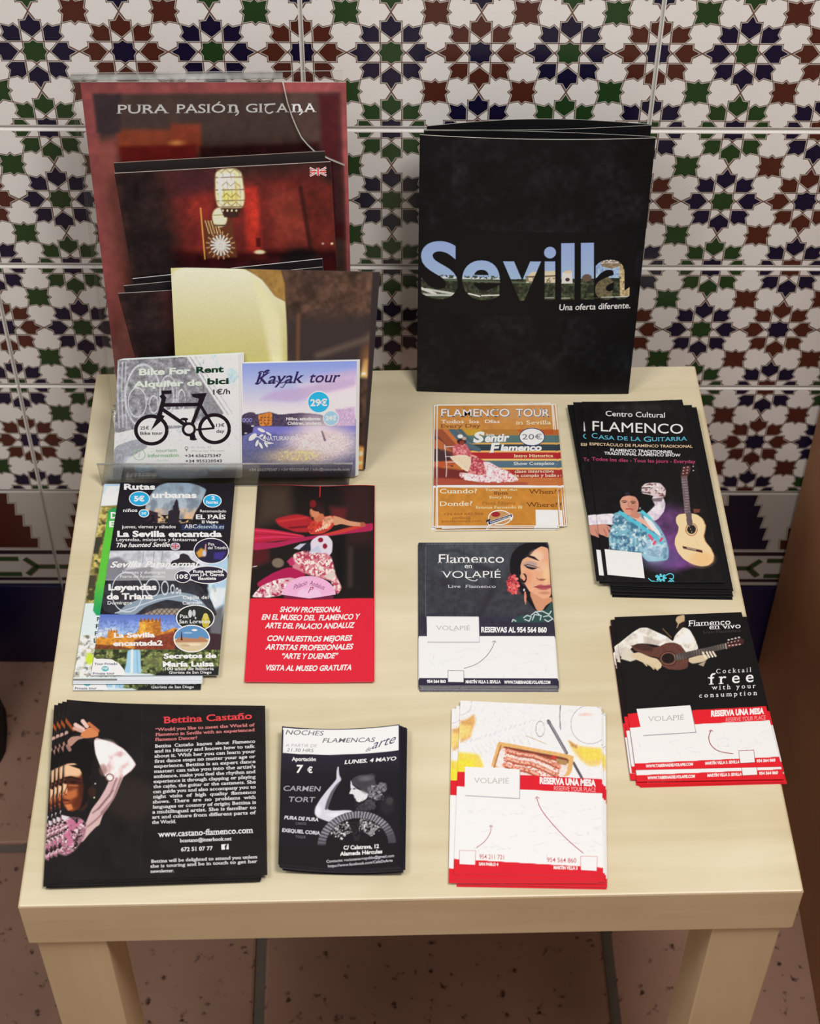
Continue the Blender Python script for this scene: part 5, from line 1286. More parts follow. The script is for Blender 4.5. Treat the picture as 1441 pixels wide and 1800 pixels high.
s.picture(paint_bett, .0005)
RD = (224, 66, 72)
s.T('Bettina Castaño', 790, 198, 1290, 176, 38, RD, .016, 1.2, res=4)
for t, a, yl, b, yr in (('“Would you like to meet the World of', 746, 244, 1306, 220), ('Flamenco in Seville with an experienced', 746, 273, 1306, 249), ('Flamenco Dancer?', 744, 302, 985, 292)): s.T(t, a, yl, b, yr, 18, (220, 130, 130), .014, 1.2)
lines = ['Bettina  Castaño  knows  about  Flamenco', 'and its History and knows how to talk', 'about it. With her you can learn your', 'first dance steps no matter your age or', 'experience. Bettina is an expert dance', "master: can take you into the artist's", 'ambience, make you feel the rhythm and', 'experience it through clapping or playing', 'the cajón, the guitar or the castanets. She', 'can guide you and also accompany you to', 'night  visits  of  high  quality  flamenco', 'shows.  There  are  no  problems  with', 'languages or country of origin; Bettina is', 'a multilingual artist. She is familiar to', 'art and culture from different parts of', 'the World.']
for i, t in enumerate(lines):
    xl = 743 - i * .95; yl = 341 + i * 29.45; s.T(t, xl, yl, 866 if i == 15 else 1308 + i * .4, yl - (5 if i == 15 else 25), 19, (236, 234, 234), .012, 1.2)
s.T('www.castano-flamenco.com', 762, 859, 1298, 836, 34, WT, .012, 1.2); s.T('bcastano@interbook.net', 888, 889, 1178, 878, 20, WT, .014, 1); s.T('672 51 07 77', 896, 940, 1074, 934, 22, WT, .016, 1)
s.poly([(1122, 902), (1162, 899), (1163, 929), (1123, 932)], (226, 226, 232)); s.T('f', 1140, 931, 1156, 930, 28, (34, 30, 32), .05)
for t, a, yl, b, yr in (('Bettina will be delighted to attend you unless', 723, 1006, 1320, 981), ('she is touring and be in touch to get her', 721, 1034, 1320, 1006), ('newsletter.', 720, 1063, 856, 1058)): s.T(t, a, yl, b, yr, 18, (230, 228, 228), .01, 1.2)
stack(s, [(-.0034, -.0012, 0, 1), (-.0062, -.0016, .3, 1), (-.0092, -.003, .2, 1), (-.004, -.0022, -.2, 1), (-.0075, -.0034, .3, 1), (-.0050, -.0026, 0, 1)], 'square black dancer leaflets under the top one', 'square black leaflet, %s from the top of the fanned dancer pile', .00068)

# --- black and white flyer with a fan (crop at 5.337); the paper curls up at both sides
dip = lambda u: 30 * (1 - (2 * u - 1) ** 2)
s = S_('flyer', [(.1806, .1412, .4610), (.2688, .1410, .4610), (.2662, .0190, .4600), (.1809, .0224, .4600)], [(135, 128), (1240, 110), (1240, 1480), (100, 1430)], (34, 31, 42),
       'black and white flyer with a woman and a fan, curled, topmost of its thick pile', 'flyer', edge=(96, 92, 104), gain=.95, warp=dip, curl=lambda u, v: .0046 * ((2 * u - 1) ** 2 - 1) + .0022, nu=26)


def paint_fan(R):
    R.fill((32, 29, 36)); R.put(sstep((700 - R.Y) / 400), (38, 34, 52)); 
    R.P([(632, 640), (634, 560), (642, 520), (652, 520), (656, 600), (672, 628), (676, 650), (640, 700), (600, 770), (570, 850), (545, 930), (600, 942), (700, 938), (770, 940), (800, 980), (700, 1040), (600, 1060), (520, 1030), (450, 1000), (428, 960), (440, 900), (480, 830), (540, 750), (600, 680)], (206, 206, 220), 6)
    R.P([(676, 650), (640, 700), (600, 770), (570, 850), (548, 930), (520, 930), (540, 850), (580, 760), (630, 690)], (70, 66, 80), 16, .9); R.E(460, 940, 30, 50, (236, 236, 244), 26, .6); R.E(640, 980, 90, 22, (236, 236, 244), 24, .6)
    R.P([(770, 645), (780, 700), (830, 740), (900, 770), (935, 785), (920, 830), (870, 858), (840, 862), (818, 850), (812, 828), (798, 815), (800, 800), (786, 785), (758, 785), (752, 775), (770, 740), (762, 700)], (216, 216, 222), 5)
    R.P([(880, 700), (960, 740), (935, 785), (905, 790), (860, 760)], (140, 140, 146), 14, .6); R.E(800, 735, 16, 6, (60, 58, 66), 5)
    R.P([(778, 640), (840, 605), (920, 598), (990, 620), (1010, 700), (1000, 760), (930, 775), (870, 745), (810, 710), (780, 690)], (66, 64, 70), 8); R.E(900, 640, 60, 24, (116, 114, 122), 30, .8); R.E(960, 620, 40, 26, (90, 88, 94), 20, .6)
    for i in range(7): R.L([(790 + i * 14, 640 - i * 3), (880 + i * 14, 735 - i * 10)], 4, (40, 38, 44), 5, .6)
    for x, y, r in ((1000, 770, 46), (960, 740, 34), (1040, 730, 36), (1080, 740, 34), (1090, 705, 22), (1020, 815, 38), (960, 800, 30), (1060, 700, 26)): R.E(x, y, r, r * .9, (108, 106, 112), 12)
    R.mixn(R.pm([(950, 700), (1110, 700), (1080, 850), (940, 830)], 10), (54, 52, 58), 18, 111, .55, .2); R.mixn(R.pm([(950, 700), (1110, 700), (1080, 850), (940, 830)], 10), (156, 154, 160), 14, 112, .66, .2)
    R.P([(930, 830), (1000, 860), (1010, 930), (900, 950), (800, 930), (880, 880)], (72, 70, 76), 18, .8); R.mul(.4, 14, 113, R.box(800, 830, 1020, 960)); R.E(1140, 860, 34, 36, (110, 110, 108), 14, .7); R.E(1120, 900, 70, 90, (44, 42, 46), 50, .7)
    cx, cy = 830, 1275
    r = np.hypot((R.X - cx) / 375, (R.Y - cy) / 325); ang = np.degrees(np.arctan2(cy - R.Y, R.X - cx)); inr = sstep((1 - r) * 60 + .5) * ((ang > 2) & (ang < 178))
    R.put(inr * sstep((r - .80) * 50 + .5), (70, 68, 78)); rib = (np.mod(ang, 5.4) < 2.6).astype(float); fade = np.clip((ang - 10) / 30, 0, 1) * np.clip((185 - ang) / 30, 0, 1)
    R.put(inr * sstep((r - .80) * 50 + .5) * rib * fade, (146, 144, 154)); R.put(inr * (r < .80), (30, 28, 33))
    m = inr * (r < .78) * (r > .42) * (((ang > 112) & (ang < 158)) | ((ang > 32) & (ang < 84))); R.mixn(m, (214, 212, 216), 13, 114, .63, .12); R.mixn(m, (140, 138, 142), 20, 115, .66, .12)
    for i in range(12): a = math.radians(78 + i * 3); R.L([(cx + 60 * math.cos(a), cy - 50 * math.sin(a)), (cx + 260 * math.cos(a), cy - 225 * math.sin(a))], 2, (64, 62, 66), 3, .7)
    R.put((R.Y > 1240) * sstep((R.Y - 1240) / 60), (30, 28, 32))
    q = 26 * (1 - ((R.X - 688) / 552) ** 2) - (R.X - 148) * .02; yy = R.Y - q; R.put(((R.X > 146) & (R.X < 1229)) * sstep((yy - 142) / 3 + .5) * sstep((386 - yy) / 3 + .5), (240, 240, 248))


s.picture(paint_fan, .0005)
GK = (96, 94, 104)
s.T('NOCHES', 166, 208, 516, 216, 46, GK, .004, 0, .25); s.T('FLAMENCAS', 500, 285, 1004, 280, 44, GK, .004, 0, .25); s.T('A PARTIR DE', 166, 326, 452, 332, 30, (160, 158, 166), -.008, 0, .2); s.T('21.30 HRS', 176, 372, 420, 378, 32, (120, 118, 126), .004, 0, .2)
s.T('de', 908, 378, 964, 362, 40, (70, 66, 96), 0, 0, .5); s.T('arte', 968, 352, 1205, 288, 86, (64, 60, 92), .0, 0, .5)
s.T('Aportación', 222, 462, 440, 464, 36, WT, .025); s.T('7', 264, 576, 326, 577, 74, WT, .03, .6, .1, res=4); s.T('€', 362, 577, 410, 578, 56, WT, .03)
s.T('LUNES. 4 MAYO', 706, 494, 1208, 464, 36, WT, .025, 0, .2); s.T('CARMEN', 148, 748, 486, 755, 48, (168, 166, 172), .006, 0, .15); s.T('TORT', 196, 852, 436, 858, 48, (168, 166, 172), .006, 0, .15)
s.T('PURA DE PURA', 152, 1014, 462, 1040, 32, (214, 212, 220), .03, 0, .25); s.T('CANTE', 255, 1066, 352, 1072, 22, (110, 108, 112), .004); s.T('EXEQUIEL CORIA', 134, 1132, 476, 1166, 32, (214, 212, 220), .03, 0, .15); s.T('TOQUE', 254, 1190, 346, 1198, 24, (110, 108, 112), .004)
s.T('C/ Calatrava, 12', 698, 1310, 1038, 1304, 36, WT, .03); s.T('Alameda Hércules', 665, 1366, 1070, 1354, 36, WT, .03); s.T('Contacto: rocionavarropablo@gmail.com', 538, 1428, 1186, 1392, 25, (206, 204, 212), .01); s.T('https://www.facebook.com/CafeDaArte', 552, 1472, 1172, 1436, 25, (206, 204, 212), .01)
stack(s, [(.0006, -.0006, -.2, 0), (.0014, -.0002, -.5, 0), (.0004, -.001, .2, 0), (.0022, 0, -.6, 0), (.001, -.0012, 0, 0), (.0032, .0004, -.7, 0), (.0018, -.0010, -.2, 0), (.0042, .001, -.9, 0), (.003, -.0004, -.4, 0), (.0050, .0008, -.8, 0), (.004, .0016, -1.1, 0), (.0030, -.001, -.3, 0)], 'curled black and white flyers under the top one', 'curled black flyer, %s from the top of the thick fan flyer pile', .00055)

# --- flyer with glasses of beer and a tray (crop at 4.803)
s = S_('flyer', [(.3160, .1692, .4540), (.4235, .1606, .4540), (.4097, .0124, .4540), (.3042, .0171, .4540)], [(140, 100), (1330, 150), (1345, 1583), (78, 1560)], (226, 226, 230),
       'white and red flyer with wooden tray and beer glasses, topmost of its pile', 'flyer', edge=(214, 120, 124), gain=.98)


def paint_beer(R):
    R.fill((240, 240, 245)); R.P([(140, 240), (260, 220), (270, 280), (220, 420), (140, 460)], (222, 170, 104), 40); R.P([(110, 300), (230, 320), (235, 400), (110, 440)], (244, 214, 130), 40, .9); R.E(150, 180, 100, 90, (240, 240, 244), 30, .9); R.ring(120, 130, 118, 96, 3, (170, 170, 178), 3)
    R.P([(60, 540), (200, 545), (300, 560), (335, 640), (350, 760), (60, 760)], (246, 214, 90), 40); R.P([(80, 600), (250, 610), (280, 760), (60, 760)], (250, 226, 60), 50, .8)
    R.E(1230, 300, 160, 170, (246, 246, 250), 20, .8); R.ring(1235, 300, 158, 165, 4, (150, 150, 160), 3); R.P([(1050, 430), (1110, 470), (1180, 490), (1330, 500), (1345, 560), (1320, 650), (1230, 660), (1150, 600), (1080, 510)], (240, 204, 120), 40); R.P([(1110, 500), (1330, 510), (1330, 600), (1200, 610)], (250, 216, 90), 30, .9); R.E(1200, 215, 60, 14, (240, 190, 180), 16, .7); R.P([(1060, 440), (1130, 480), (1130, 510), (1080, 490)], (190, 140, 90), 16, .8)
    R.L([(990, 138), (984, 230), (990, 345)], 7, (110, 110, 120), 4); R.L([(888, 272), (960, 400), (1040, 545)], 26, (104, 96, 108), 5); R.L([(1100, 630), (1170, 760)], 22, (90, 84, 92), 5); R.L([(896, 275), (1036, 545)], 7, (170, 164, 172), 4); R.E(895, 285, 16, 18, (120, 120, 130), 5)
    for i in range(15): x = 180 + i * 42; y = 470 - i * 14; R.L([(x, y), (x + 18, y - 30 + (i % 3) * 6)], 5, (206, 196, 204), 5, .8)
    for i in range(16): x = 240 + i * 38; y = 500 - i * 11; R.L([(x, y), (x + 60 - i * 2, y + 110 - (i % 4) * 20)], 3, (190, 190, 200), 3, .8)
    R.ring(820, 340, 36, 66, 3, (120, 120, 130), 3); R.L([(700, 400), (780, 430), (870, 470)], 5, (196, 160, 120), 4)
    R.P([(463, 455), (480, 452), (1098, 565), (1102, 590), (1076, 752), (640, 730), (600, 680), (400, 668), (420, 600)], (226, 178, 112), 5); R.P([(486, 484), (1060, 590), (1035, 752), (650, 735), (620, 690), (430, 668)], (244, 226, 222), 5)
    R.P([(486, 484), (1062, 590), (1052, 640), (900, 600), (700, 560), (560, 530)], (126, 62, 48), 10); R.L([(486, 484), (430, 668)], 12, (170, 116, 70), 6); R.E(932, 586, 20, 18, (206, 60, 50), 6); R.P([(950, 590), (1050, 610), (1040, 650), (960, 640)], (176, 140, 90), 8)
    for pts in ([(540, 530), (640, 560), (760, 575), (860, 610), (975, 665)], [(545, 600), (640, 630), (740, 640), (840, 680), (950, 735)], [(520, 650), (600, 680), (690, 690), (800, 735)]):
        R.L(pts, 44, (226, 150, 124), 12); R.L([(x, y + 14) for x, y in pts], 7, (120, 50, 40), 6); R.L([(x, y - 6) for x, y in pts], 10, (246, 200, 180), 8)
    R.mixn(R.pm([(500, 500), (980, 600), (980, 750), (520, 700)], 10), (200, 96, 70), 12, 121, .64, .15); R.mul(.06, 14, 122)
    R.P([(50, 703), (1350, 768), (1350, 888), (50, 830)], (218, 30, 46), 2); R.P([(50, 830), (1350, 888), (1350, 1510), (50, 1436)], (240, 240, 246), 2)
    for i in range(46):
        r = np.random.default_rng(i + 90); x, y = r.uniform(120, 1300), r.uniform(960, 1400); L_ = r.uniform(30, 130); a = r.choice([0, -.4, .6, 1.5, -.1]); R.L([(x, y), (x + L_ * math.cos(a), y + L_ * math.sin(a) * .7)], 3, (204, 204, 214), 3, .8)
    R.P([(50, 1436), (1350, 1510), (1350, 1620), (50, 1620)], (218, 30, 46), 2)


s.picture(paint_beer, .0005)
s.poly([(184, 674), (650, 692), (648, 938), (180, 912)], (170, 168, 176)); s.poly([(178, 665), (645, 685), (642, 930), (174, 905)], (243, 243, 248)); s.T('VOLAPIÉ', 254, 803, 556, 806, 44, (184, 182, 180), -.004, .8)
s.T('RESERVA UNA MESA', 815, 805, 1284, 826, 52, WT, .055); s.T('RESERVE YOUR PLACE', 936, 862, 1284, 876, 38, (248, 190, 190), -.006)
AR = (176, 56, 76)
s.curve([(275, 1348), (350, 1290), (395, 1220), (402, 1165)], [5] * 24, AR); s.curve([(386, 1172), (402, 1160), (418, 1172)], 5, AR)
s.curve([(1180, 1390), (1040, 1270), (900, 1120), (820, 1010), (790, 925)], [6] * 24, AR); s.curve([(778, 938), (790, 918), (812, 932)], 5, AR)
for q in ([(128, 1366), (273, 1370), (267, 1490), (128, 1484)], [(1156, 1413), (1299, 1416), (1293, 1540), (1158, 1532)]):
    c = np.mean(q, 0); s.poly(q, (206, 90, 100)); s.poly([tuple(c + (np.array(p) - c) * .95) for p in q], (240, 236, 242))
s.T('954 211 721', 302, 1437, 512, 1443, 38, (200, 80, 92), .004); s.T('954 564 860', 876, 1464, 1122, 1470, 38, (200, 80, 92), .004); s.T('SAN PABLO 4', 298, 1492, 464, 1496, 24, WT, .045); s.T('MARTÍN VILLA 3', 932, 1522, 1132, 1528, 26, WT, .045)
stack(s, [(.0006, -.0042, .2, 1), (-.0052, -.0058, 1.2, 1), (.0022, -.0046, -.4, 1), (-.0022, -.0028, .8, 1), (.0026, -.0072, -.2, 1), (.0014, -.0062, .4, 1), (.0018, -.0084, .1, 1), (.0008, -.0078, .2, 1)], 'white and red beer flyers under the top one', 'white and red flyer, %s from the top of the staggered tray pile', .00052)

# --- tall city-routes leaflet (crop at 4.803)
rC = [(.0352, .4070, .4556), (.1333, .4042, .4556), (.1295, .1965, .4556), (.0310, .1981, .4556)]
rD = [(446, 306), (1408, 305), (1265, 1955), (190, 1960)]
s = S_('leaflet', rC, rD, (34, 30, 40), 'tall city-routes leaflet with many small pictures, topmost at the foot of the holder', 'leaflet', edge=(190, 196, 204), gain=.9)


def paint_rutas(R):
    R.fill((32, 28, 38)); m = R.pm([(690, 420), (760, 330), (880, 292), (980, 292), (1110, 330), (1172, 360), (1120, 480), (1070, 560), (1040, 650), (700, 650), (650, 520)], 14); R.grad(290, 520, (134, 156, 178), (176, 186, 196), m * (R.Y < 520)); R.grad(520, 640, (196, 180, 170), (226, 178, 120), m * (R.Y >= 520)); R.mixn(m, (120, 132, 146), 60, 131, .6, .4)
    R.P([(690, 540), (760, 560), (760, 640), (640, 640)], (52, 34, 44), 14); R.mixn(R.box(650, 580, 860, 650), (30, 26, 34), 24, 132, .45, .2); R.mixn(R.box(930, 610, 1060, 660), (30, 26, 34), 18, 133, .4, .2)
    R.P([(842, 650), (850, 548), (870, 536), (884, 536), (888, 500), (898, 488), (905, 462), (918, 440), (930, 462), (934, 500), (940, 536), (946, 548), (936, 650)], (40, 34, 44), 3); R.P([(300, 650), (1400, 650), (1400, 886), (300, 886)], (32, 28, 38), 3)
    R.P([(340, 886), (1340, 880), (1330, 1000), (1340, 1140), (300, 1140)], (196, 198, 206), 4); R.mul(.14, 40, 134, R.box(300, 880, 1350, 1140))
    for x in (640, 730, 800): R.L([(x, 880), (x - 10, 990)], 6, (120, 120, 130), 5, .7)
    R.P([(320, 960), (430, 940), (520, 1000), (420, 1140), (300, 1140)], (110, 110, 120), 30, .8); R.P([(480, 1050), (700, 1020), (820, 1140), (400, 1140)], (140, 140, 146), 16); R.P([(700, 1040), (940, 1040), (1000, 1140), (720, 1140)], (176, 176, 180), 20)
    R.P([(860, 1000), (880, 970), (940, 950), (945, 915), (975, 905), (1015, 920), (1040, 960), (1110, 1000), (1110, 1010), (860, 1010)], (44, 38, 48), 5)
    R.P([(1180, 930), (1360, 900), (1350, 1300), (1290, 1500), (1200, 1400), (1180, 1200)], (170, 200, 222), 30); R.P([(1180, 1200), (1345, 1200), (1300, 1340), (1230, 1380)], (214, 222, 226), 30); R.P([(1190, 1420), (1310, 1350), (1290, 1730), (1200, 1730)], (104, 104, 108), 40)
    R.P([(300, 1138), (1080, 1140), (1200, 1290), (1260, 1440), (1200, 1440), (270, 1434)], (50, 50, 58), 6); R.mul(.2, 40, 135, R.box(270, 1140, 1250, 1434))
    R.P([(500, 1340), (660, 1280), (900, 1230), (1080, 1260), (1200, 1400), (1130, 1420), (1000, 1330), (830, 1300), (660, 1360), (560, 1440), (400, 1430)], (136, 152, 168), 8); R.L([(400, 1420), (560, 1370), (760, 1300), (960, 1265), (1130, 1330)], 10, (190, 202, 214), 8)
    R.P([(620, 1434), (760, 1380), (960, 1380), (1080, 1434)], (160, 146, 130), 12)
    for i in range(10): R.L([(640 + i * 42, 1434), (690 + i * 42, 1375)], 6, (70, 60, 58), 4); R.L([(690 + i * 42, 1434), (640 + i * 42, 1375)], 5, (70, 60, 58), 4)
    for cx, cy, rx, ry in ((500, 1240, 130, 170), (715, 1200, 56, 74), (818, 1203, 28, 56), (882, 1212, 15, 34), (920, 1226, 9, 20), (945, 1234, 6, 14)): R.ring(cx, cy, rx, ry, 7, (206, 214, 222), 4)
    R.P([(240, 1432), (900, 1434), (960, 1560), (960, 1740), (200, 1740)], (96, 122, 196), 4); R.grad(1434, 1600, (88, 112, 190), (150, 176, 224), R.pm([(240, 1432), (900, 1434), (960, 1560), (960, 1740), (200, 1740)], 5)); R.P([(240, 1560), (420, 1540), (420, 1600), (230, 1640)], (206, 214, 236), 40, .7)
    R.P([(232, 1640), (290, 1620), (330, 1640), (334, 1590), (350, 1572), (405, 1570), (412, 1600), (480, 1610), (580, 1590), (596, 1560), (602, 1490), (640, 1478), (770, 1482), (782, 1520), (788, 1590), (900, 1540), (930, 1560), (970, 1600), (960, 1740), (210, 1740)], (206, 138, 52), 5)
    for i in range(6): R.L([(615 + i * 32, 1490), (615 + i * 32, 1470)], 13, (150, 84, 36), 4)
    for i in range(4): R.L([(345 + i * 22, 1582), (345 + i * 22, 1566)], 9, (170, 96, 40), 4)
    R.P([(602, 1500), (650, 1490), (660, 1600), (610, 1610)], (236, 176, 76), 12, .8); R.P([(710, 1500), (780, 1490), (786, 1600), (720, 1600)], (170, 104, 44), 16, .8); R.P([(560, 1650), (800, 1600), (960, 1560), (970, 1740), (560, 1740)], (120, 52, 42), 24, .9); R.P([(230, 1690), (420, 1700), (600, 1740), (210, 1740)], (120, 66, 40), 14); R.mul(.2, 14, 136, R.box(200, 1480, 970, 1740))
    R.P([(900, 1560), (1290, 1600), (1285, 1740), (900, 1740)], (60, 40, 44), 16)
    R.P([(190, 1730), (1290, 1735), (1270, 1960), (180, 1960)], (92, 104, 58), 8); m = R.box(180, 1735, 1300, 1960); R.mixn(m, (160, 166, 104), 20, 137, .6, .2); R.mixn(m, (44, 54, 34), 26, 138, .55, .25); R.P([(640, 1800), (800, 1780), (800, 1880), (640, 1900)], (150, 156, 96), 40, .5)
    R.P([(500, 1735), (612, 1735), (612, 1860), (625, 1940), (465, 1940), (490, 1860)], (160, 200, 226), 14); R.L([(540, 1740), (535, 1930)], 18, (226, 240, 250), 16); R.L([(580, 1740), (585, 1930)], 8, (120, 170, 200), 10); R.P([(460, 1930), (700, 1945), (780, 1975), (440, 1975)], (206, 222, 236), 14)
    R.P([(740, 1930), (1280, 1880), (1270, 1970), (720, 1970)], (36, 40, 40), 30)
    R.E(1208, 885, 142, 106, (36, 32, 58), 4); R.P([(1080, 900), (1120, 860), (1170, 880), (1160, 930), (1100, 940)], (206, 150, 60), 20); R.E(1150, 905, 16, 26, (190, 190, 220), 10); R.L([(1163, 830), (1158, 880)], 10, (220, 160, 150), 6); R.P([(1230, 900), (1330, 890), (1300, 960), (1230, 950)], (60, 50, 130), 20)


s.picture(paint_rutas, .0005)
BL_ = (40, 164, 216)
for cx, cy, rx, ry in ((605, 442, 88, 64), (1218, 457, 78, 57), (643, 566, 44, 35)): s.ell(cx, cy, rx, ry, (232, 240, 248)); s.ell(cx, cy, rx - 7, ry - 7, BL_)
s.T('5€', 560, 463, 648, 462, 42, WT, .04); s.T('2', 1210, 445, 1240, 445, 28, WT, .04); s.T('horas', 1168, 480, 1266, 480, 26, WT, .035); s.T('3€', 622, 578, 664, 578, 22, (190, 226, 246), .04)
s.T('Rutas', 476, 364, 738, 362, 46, WT, .042); s.T('urbanas', 712, 433, 1086, 432, 48, WT, .042); s.T('niños', 468, 556, 588, 554, 30, WT, .012); s.T('Recomendado', 1115, 554, 1334, 554, 22, WT, .01)
s.T('EL PAÍS', 1080, 612, 1328, 612, 38, WT, .03, 1); s.T('El Viajero', 1130, 648, 1268, 647, 23, WT, .03); s.poly([(960, 660), (1322, 656), (1316, 706), (956, 708)], (38, 48, 84)); s.T('ABC', 980, 692, 1088, 692, 34, WT, 0, .8); s.T('desevilla.es', 1092, 692, 1316, 692, 34, (190, 210, 236), 0, .6, .15)
s.T('jueves, viernes y sábados', 458, 695, 910, 692, 28, WT, .008); s.T('La Sevilla encantada', 418, 766, 1298, 762, 48, WT, .042); s.T('Leyendas, misterios y fantasmas', 410, 804, 1088, 801, 28, WT, .008); s.T('The haunted Seville', 412, 857, 862, 850, 38, WT, .02, 0, .35)
s.ell(906, 847, 40, 30, (60, 70, 150)); flag(s, 874, 824, 938, 870); s.ring(906, 847, 39, 29, 5, WT, 30)
s.ring(1208, 885, 145, 108, 7, (236, 236, 240)); s.T('Pza.', 1184, 838, 1240, 838, 24, WT, .008); s.T('del Triunfo', 1180, 870, 1336, 869, 24, WT, .008)
s.T('Sevilla', 356, 1030, 618, 1024, 50, WT, .03, 0, .35); s.T('Paranormal', 648, 1026, 1108, 1022, 50, WT, .03, 0, .35); s.T('Viernes y domingos', 458, 1083, 820, 1081, 26, (226, 226, 230), .004); s.T('Puerta del Ayuntamiento', 442, 1118, 820, 1116, 24, (226, 226, 230), .004)
s.ell(1180, 1090, 172, 78, (232, 232, 238)); s.ell(1180, 1090, 165, 71, (40, 34, 54)); s.ell(968, 1107, 68, 54, (232, 232, 238)); s.ell(968, 1107, 62, 48, (40, 34, 54)); s.T('10€', 918, 1124, 1014, 1123, 36, WT, .035)
s.T('Ruta especial', 1056, 1072, 1306, 1070, 24, WT, .03); s.T('con J.M. García', 1036, 1101, 1316, 1099, 24, WT, .03); s.T('Bautista', 1098, 1133, 1250, 1131, 24, WT, .03)
s.T('Leyendas', 342, 1224, 748, 1220, 50, WT, .042); s.T('de Triana', 328, 1303, 718, 1299, 50, WT, .042); s.T('Domingos', 335, 1347, 540, 1344, 28, WT, .008); s.T('Capilla del', 968, 1300, 1184, 1297, 30, WT, .008); s.T('Carmen', 966, 1346, 1128, 1343, 30, WT, .008)
s.ell(1073, 1462, 163, 114, (232, 232, 236)); s.ell(1073, 1462, 154, 106, (42, 44, 40)); s.ell(1160, 1490, 34, 56, (190, 170, 60)); s.ell(1160, 1450, 22, 30, (206, 190, 100)); s.ell(1030, 1425, 16, 34, (200, 204, 204)); s.ell(1062, 1420, 14, 30, (190, 194, 196)); s.ell(1075, 1462, 7, 10, (200, 200, 200))
s.T('Pza.', 944, 1463, 1018, 1462, 32, WT, .01); s.T('San Lorenzo', 938, 1508, 1200, 1506, 32, WT, .01)
s.ell(1043, 1640, 154, 120, (236, 236, 238)); s.ell(1043, 1640, 145, 111, (206, 186, 150)); s.poly([(1043 + 145 * math.cos(math.radians(a)), 1640 + 111 * math.sin(math.radians(a))) for a in range(180, 361, 10)], (92, 140, 186)); s.ell(1066, 1566, 24, 9, (236, 240, 244)); s.ell(1010, 1590, 40, 8, (150, 180, 210))
s.poly([(905, 1660), (930, 1630), (975, 1630), (1090, 1640), (1110, 1622), (1150, 1634), (1180, 1660), (1170, 1670), (910, 1672)], (176, 124, 92)); s.poly([(950, 1655), (952, 1600), (956, 1575), (961, 1600), (966, 1655)], (60, 44, 52)); s.ell(1060, 1690, 60, 12, (224, 206, 176)); s.ell(990, 1700, 40, 10, (190, 166, 130))
s.T('La Sevilla', 386, 1632, 733, 1628, 40, WT, .042); s.T('encantada2', 380, 1703, 798, 1698, 42, WT, .042); s.T('Secretos de', 806, 1812, 1250, 1806, 42, WT, .042); s.T('María Luisa', 798, 1882, 1230, 1878, 44, WT, .042); s.T('100 años de historia', 818, 1914, 1228, 1912, 27, WT, .01); s.T('Glorieta de San Diego', 850, 1944, 1208, 1942, 23, WT, .01)
s.poly([(218, 1800), (240, 1816), (290, 1814), (370, 1820), (430, 1856), (468, 1905), (482, 1945), (486, 1958), (191, 1960)], (236, 240, 246)); s.ell(312, 1901, 31, 23, (90, 180, 190)); s.T('MIF', 290, 1908, 334, 1908, 18, (220, 240, 240), .03); s.T('Tour Privado', 222, 1869, 416, 1867, 20, (60, 60, 100), .02); s.T('Private tour', 208, 1952, 393, 1950, 20, (60, 60, 100), .02)
rut = s
# green-strip leaflet beneath it, shifted to the left
s = S_('leaflet', [(.0213, .4068, .4545), (.1180, .4040, .4545), (.1170, .1926, .4545), (.0177, .1946, .4545)], [(310, 303), (1270, 303), (1130, 2005), (45, 2000)], (214, 220, 226), 'leaflet with a green strip and blue sky showing along the left beneath the city-routes leaflet', 'leaflet', edge=(232, 234, 238), gain=.9)


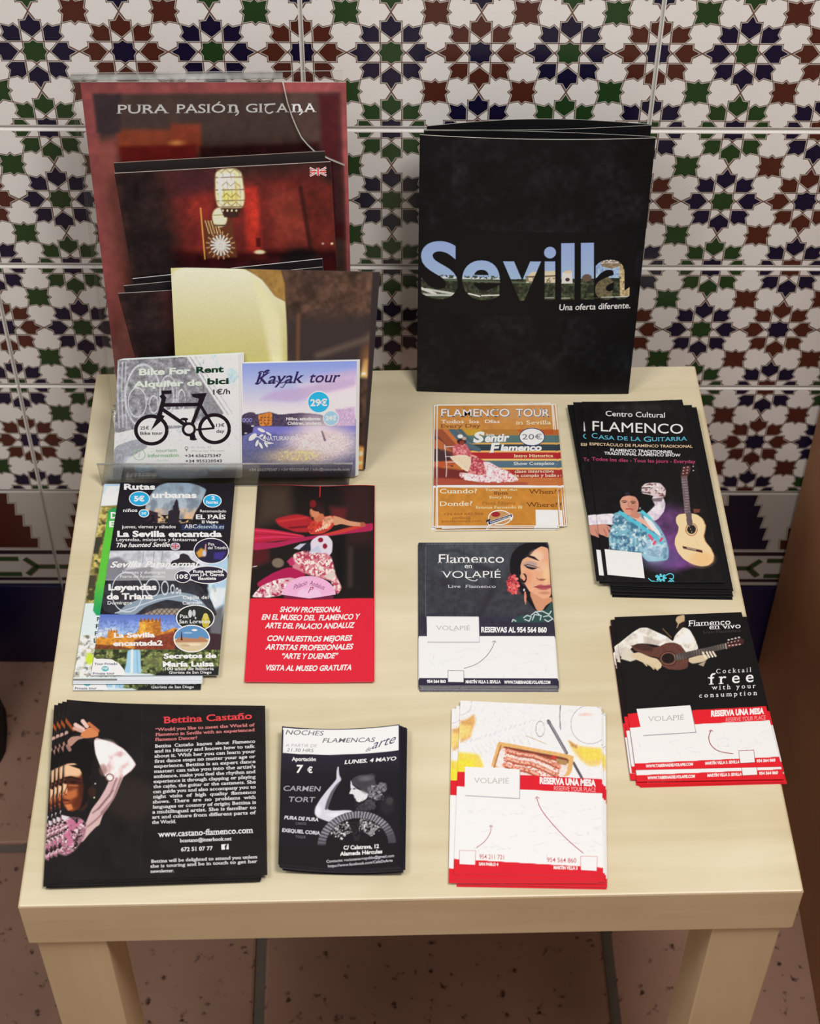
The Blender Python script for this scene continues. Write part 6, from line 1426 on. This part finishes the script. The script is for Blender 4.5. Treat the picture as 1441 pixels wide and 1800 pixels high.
def paint_green(R):
    R.fill((206, 220, 238)); R.grad(300, 520, (176, 204, 238), (228, 236, 242), R.box(0, 250, 2000, 520)); R.mixn(R.box(200, 320, 600, 500), (240, 244, 248), 70, 141, .5, .4)
    R.P([(150, 500), (460, 480), (420, 1340), (100, 1340)], (138, 124, 66), 14); m = R.box(100, 500, 470, 1340); R.mixn(m, (206, 190, 110), 34, 142, .55, .25); R.mixn(m, (70, 66, 44), 40, 143, .55, .2); R.P([(200, 760), (300, 750), (260, 900), (190, 900)], (60, 56, 44), 20); R.P([(180, 1080), (250, 1080), (230, 1200), (160, 1200)], (70, 66, 48), 24)
    R.P([(100, 1325), (400, 1325), (350, 2010), (20, 2010)], (212, 226, 232), 10); m = R.box(0, 1600, 500, 1970); R.mixn(m, (186, 180, 160), 40, 144, .5, .3); R.mixn(m, (120, 116, 110), 18, 145, .66, .15); R.mixn(m, (240, 242, 240), 30, 146, .55, .2); R.E(185, 1810, 34, 50, (196, 220, 60), 30); R.P([(20, 1985), (1150, 1990), (1150, 2010), (20, 2010)], (120, 116, 112), 8)
    R.P([(345, 530), (375, 508), (470, 500), (430, 1440), (240, 1430), (214, 1390), (218, 1340)], (92, 190, 62), 4); R.grad(500, 700, (44, 150, 84), (92, 190, 62), R.pm([(345, 530), (375, 508), (470, 500), (450, 700), (320, 700)], 5)); R.grad(1150, 1430, (92, 190, 62), (34, 150, 96), R.pm([(240, 1140), (470, 1140), (430, 1440), (240, 1430), (214, 1390)], 5))


s.picture(paint_green, .0007, region=(0, 0, .34, 1))
s.T('D', 364, 596, 420, 595, 52, WT, .042); s.T('E', 352, 668, 400, 667, 48, WT, .042)
for i, t in enumerate('PFFL'): s.T(t, 246 - i * 9, 1482 + i * 62, 268 - i * 9, 1480 + i * 62, 34, (24, 24, 30), .03)
green = s
UNDER.append((green, [(-.0002, -.0006, .05, 0), (.0004, -.0014, 0, 0), (-.0003, -.0022, .1, 0)], 'pale leaflets under the green-strip leaflet', 'pale leaflet edge, %s under the green-strip leaflet', .00045))

# ------------------------------------------------------------------ glyphs, then the piles beneath the top sheets
run_text_jobs()
ORD = ['second', 'third', 'fourth', 'fifth', 'sixth', 'seventh', 'eighth', 'ninth', 'tenth', 'eleventh', 'twelfth', 'thirteenth', 'fourteenth']
for s, offs, group, label, step in UNDER:
    z = 0.
    for n_, (dx, dy, deg, show) in enumerate(offs):
        z -= step
        c = copy_tree(s.root, None, None if show else ('paper',)); c.location = (s.root.location.x + dx, s.root.location.y + dy, s.root.location.z + z)
        c.rotation_euler = (0, 0, math.radians(deg)); c['label'] = label % ORD[n_]; c['group'] = group
low = copy_tree(rut.root); low.location = (.0686, .2910, TT + .0010); low.rotation_euler = (0, 0, math.radians(.15)); low['label'] = 'lowest city-routes leaflet, only its bottom edge sticking out of the pile'
